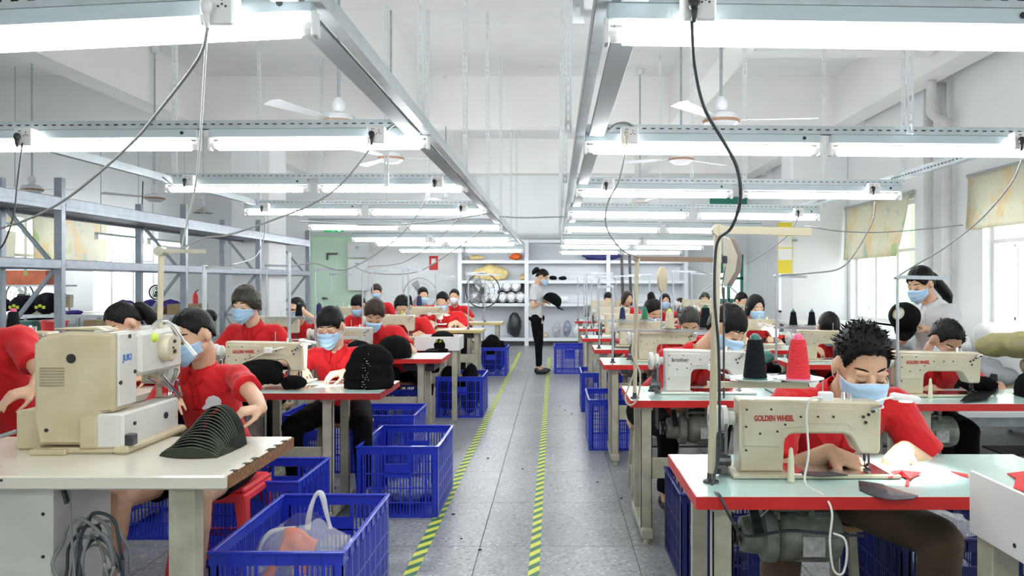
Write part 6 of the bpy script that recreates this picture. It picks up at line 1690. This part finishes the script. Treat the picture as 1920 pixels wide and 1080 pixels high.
for k in range(13):
    f_ = (1 - .016 * max(0, k - 3)) * (1 + .028 * ((k * 7) % 3 - 1)); o = link('unfinished_hat', dome, None, (X0 + .006 * math.sin(k * 1.3) + .001 * k, 4.56 + random.uniform(-.006, .006), .762 + .0134 * k)); o.scale = (f_, f_, 1); o.rotation_euler = (random.uniform(-.02, .02), random.uniform(-.04, .04), random.uniform(-.12, .12))
    tag(o, 'black unfinished cap, %s from the table in the stack beside the glasses-wearing sewer' % ORD[k], 'cap', 'stacked black cap crowns'); link('stitch', stm, o)
# fan of olive panels on the cream table
random.seed(31); cx = W(382, 838, 2.72)
for k in range(15):
    hh = .032 + .0086 * k; ww = .112 - .0012 * k; sx = .004 + .0018 * k; yy = 2.70 + .0115 * k
    def fn(u, v, hh=hh, ww=ww, k=k): q = 2 * u - 1; return (ww * q, .055 * v, hh * max(0, 1 - abs(q) ** 2.0) ** .6 * (1 - .02 * v) + .001 + .0015 * math.sin(u * 13 + k))
    b = M().shell(fn, 20, 4, .0022)
    if k == 0: b.shell(lambda u, v, hh=hh, ww=ww: (ww * (2 * u - 1) * (1 - .02 * v), -.001 - .03 * (1 - v) * (1 - (2 * u - 1) ** 2), hh * v * max(0, 1 - abs(2 * u - 1) ** 2.0) ** .6 + .001), 16, 6, .002)
    bm_ = M().tube([fn(i / 20, 0) for i in range(21)], .0016, 5)  # painted highlight: thin lighter tube where the leaf edge catches the light
    o = b.build('curved_fabric', OLIVE if k < 6 else OLIVEK, None, 180); o.location = (cx.x + sx - .072, yy + .05, .7605); o.rotation_euler = (0, R(4) if k else 0, R(-8))
    o.rotation_euler = (0, 0, R(-8)); bm_.build('edge_highlight', mat('highlight_grey', (.10, .11, .09), .6), o, 180)
    tag(o, 'curved dark fabric leaf in the pile on the cream table, %s' % ('front lens-shaped one' if k == 0 else '%s from the front' % ['', 'two', 'three', 'four', 'five', 'six', 'seven', 'eight', 'nine', 'ten', 'eleven', 'twelve', 'thirteen', 'fourteen', 'fifteen', 'sixteen', 'seventeen', 'eighteen'][k]), 'fabric panel', 'olive panels on the cream table')
# black cloth heap in the second left machine
fabric_blob('cloth_pile', 'black cloth crammed under the arm of the second left machine', 'cloth', (-1.72, 4.50, .775), (.16, .11, .16), CAPK, 72, vox=.012)
fabric_blob('cloth_pile', 'single folded black cap piece left of the sewer\'s hands', 'cloth', (W(556, 715, 4.5).x, 4.46, .762), (.095, .05, .085), CAPK, 73, vox=.008, n=3)
# caps heaped in crates
fabric_blob('cap_heap', 'black cap in the crate beside the red-edged left table, left one', 'caps', (-1.09, 8.05, .02), (.15, .16, .52), CAPK, 74, vox=.02)
fabric_blob('cap_heap', 'black cap in the crate beside the red-edged left table, right one', 'caps', (-.87, 8.1, .02), (.12, .16, .52), CAPK, 75, vox=.02)
fabric_blob('cap_heap', 'heap of black scraps in the far left crate', 'scraps', (-.95, 11.75, .02), (.22, .26, .58), CAPK, 76, vox=.02, n=12, lump=.3)
fabric_blob('cap_heap', 'dark cloth in the middle left crate seen through its slots', 'cloth', (-.93, 4.9, .01), (.2, .28, .12), BAGW if 0 else mat('grey_scraps', (.35, .38, .45), .5, nscale=30, col2=(.08, .1, .2)), 77, vox=.02)
fabric_blob('scraps', 'scraps at the bottom of the nearest blue crate', 'scraps', (-.99, 3.1, .01), (.2, .3, .16), MATS['grey_scraps'], 78, vox=.02)
fabric_blob('scraps', 'dark scraps in the navy crate under the nearest right table', 'scraps', (1.55, 3.2, .01), (.2, .28, .3), MATS['grey_scraps'], 79, vox=.02)
fabric_blob('scraps', 'dark scraps in the navy crate at the left end of the nearest right table', 'scraps', (.80, 3.78, .01), (.19, .22, .22), MATS['grey_scraps'], 80, vox=.02)
# clear carrier bag in the nearest crate, with an orange cloth inside
t = thing('carrier_bag', 'clear plastic carrier bag with knotted handle in the nearest blue crate', 'bag', (-.985, 3.02, .22))
def bagfn(u, v):
    a = 2 * math.pi * u; q = 1 - .62 * v ** 1.6 + .18 * math.sin(v * 3.0); nz = noise.noise(V((math.cos(a) * 1.4, math.sin(a) * 1.4, v * 3))) * .035
    return V(((.195 * q + nz) * math.cos(a), (.20 * q + nz) * math.sin(a), .0 + .235 * v + .05 * noise.noise(V((math.cos(a) * 1.2, math.sin(a) * 1.2, 5))) * v))
M().grid(bagfn, 40, 16, True).build('bag_film', BAG, t, 180)
M().tube(bez([(.02, .0, .20), (.035, -.02, .27), (.055, -.02, .33), (.075, -.02, .345), (.088, -.02, .32), (.095, -.01, .27), (.11, .0, .20)], 6), .010, 8, lambda u: .7 + .5 * abs(math.cos(u * 5))).build('handle', BAGW, t, 180)
M().tube(bez([(-.16, -.02, .04), (-.15, -.05, .13), (-.12, -.03, .19), (-.07, -.0, .20), (-.03, .0, .2)], 6), .008, 8, lambda u: .7 + .5 * abs(math.cos(u * 6))).build('handle', BAGW, t, 180)
t2 = thing('orange_packet', 'flat orange packet inside the clear carrier bag', 'packet', (-1.0, 2.93, .30))
M(Matrix.Rotation(R(-22), 4, 'X') @ Matrix.Rotation(R(12), 4, 'Y')).shell(lambda u, v: (-.065 + .13 * u, .008 * noise.noise(V((u * 4, v * 4, 1))) * 3, .13 * v + .012 * math.sin(u * 5)), 12, 10, .012).build('packet', ORANGE, t2, 180)
M(Matrix.Translation((-.09, -.02, -.05))).cap((0, 0, 0), (.02, .03, .05), .022, .016).build('orange_tie', ORANGE, t2, 180)
t = thing('clear_bag', 'crumpled clear plastic lying over the dark crate under the nearest right table', 'bag', (1.45, 3.05, .40))
M().grid(lambda u, v: V((-.2 + .42 * u, -.13 + .3 * v, .02 + .06 * math.sin(math.pi * u) * math.sin(math.pi * v) + .03 * noise.noise(V((u * 4, v * 4, 3))))), 24, 18).build('film', BAG, t, 180)
for k in range(2):
    tt = thing('bobbin', 'pink bobbin in the dark crate beside the brown trousers, %s one' % ['left', 'right'][k], 'bobbin', W(1676 + 15 * k, 990, 2.95), 0, 'pink bobbins')
    M().lathe([(.006, -.012), (.012, -.012), (.013, -.009), (.007, -.008), (.007, .008), (.013, .009), (.012, .012), (.006, .012)], 16, (0, 0, 0), Matrix.Rotation(R(80), 4, 'X')).build('body', PINK, tt)
# cloth pieces on the nearest right table
def flat(px, m, label, z=.7612, th=.002, name='fabric_piece', group='fabric pieces on the nearest right table', puff=.0):
    P = []
    for x, y in px:
        d = (CZ - z) * FPX / (y - VY); P.append(V(((x - VX) * d / FPX, d, z + puff * random.uniform(.2, 1))))
    n = len(P); c = sum(P, V()) / n; c.z += puff
    b = M(); b.add([c] + P + [V((p.x, p.y, p.z - th)) for p in P], [(0, i + 1, (i + 1) % n + 1) for i in range(n)] + [(i + 1, n + i + 1, n + (i + 1) % n + 1, (i + 1) % n + 1) for i in range(n)] + [tuple(range(2 * n, n, -1))])
    o = b.build(name, m, None, 0); return tag(o, label, 'fabric', group)
NAVYS = mat('navy_satin', (.015, .018, .035), .35, bump=.3, bscale=30); REDC = mat('red_cloth', (.75, .03, .03), .7, bump=.4, bscale=60)
flat([(1609, 904), (1650, 908), (1690, 922), (1722, 930), (1712, 936), (1672, 938), (1640, 932), (1612, 920)], NAVYS, 'dark navy satin strip lying on the nearest right table', puff=.006)
flat([(1648, 888), (1690, 884), (1728, 890), (1712, 897), (1706, 903), (1690, 895), (1668, 900)], REDC, 'crumpled red cloth strip under the front man\'s hand', puff=.012)
flat([(1700, 896), (1706, 896), (1704, 912), (1697, 912)], REDC, 'small red scrap beside the crumpled red strip', puff=.003)
flat([(1655, 904), (1695, 905), (1694, 910), (1660, 909)], PLASTW, 'white strip with dark tip beside the navy satin piece')
flat([(1783, 884), (1814, 889), (1816, 896), (1800, 892)], REDC, 'narrow red strip near the white side tray', puff=.003)
flat([(1888, 888), (1920, 884), (1945, 900), (1925, 925), (1900, 915), (1905, 900)], REDC, 'rounded red cloth piece beyond the white side board', puff=.006)
flat([(1500, 884), (1560, 884), (1590, 890), (1540, 893), (1505, 889)], NAVYS, 'dark fabric bit on the sewing bed of the nearest machine', z=.7765)
flat([(1840, 742), (1858, 700), (1870, 702), (1872, 728), (1850, 748), (1800, 752), (1810, 742)], CAPK, 'black visor fabric under the hands of the man near the sacks', z=.775, puff=.0)
t = fabric_blob('cloth_pile', 'black fabric being turned by the man near the sacks', 'cloth', (W(1835, 740, 4.38).x, 4.36, .762), (.13, .06, .09), CAPK, 90, vox=.01, n=4)
fabric_blob('cloth_pile', 'green cloth bundle on the third right table', 'cloth', (W(1435, 660, 5.95).x, 5.95, .762), (.09, .08, .10), SPOOLG, 91, vox=.015)
t = thing('white_box', 'open white cardboard box on the second right table', 'box', (1.22, 4.3, .762))
for a in ((0, .25, 0, .006), (0, .25, .194, .2), (0, .006, .006, .194), (.244, .25, .006, .194)): M().box(a[0], a[1], a[2], a[3], 0, .09).build('side', PLASTW, t, 0)
M().box(0, .25, 0, .2, 0, .004).build('bottom', PLASTW, t, 0)
# yellow strip on the mask of the man
tag(M().bar(W(755, 583, 8.26), W(756, 592, 8.25), .012, .008).build('yellow_strip', GREENP, None, 0), 'short lime strip stuck on the mask of the thick-haired man', 'strip')
# floor litter: lint specks
random.seed(55); b = M()
for px, py in ((865, 1011), (850, 965), (735, 800), (708, 800), (1060, 770), (1072, 776), (1050, 762), (855, 793), (900, 1032), (838, 905), (1040, 690), (1120, 905), (1165, 935), (980, 880), (915, 860)):
    d = CZ * FPX / (py - VY); b.ell(((px - VX) * d / FPX, d, .0035), (random.uniform(.006, .014), .008, .003), 6)
o = b.build('lint', CAPK, None, 180); tag(o, 'tiny dark lint specks scattered over the grey floor', 'lint', None, 'stuff')
bpy.data.scenes.remove(_tmp)
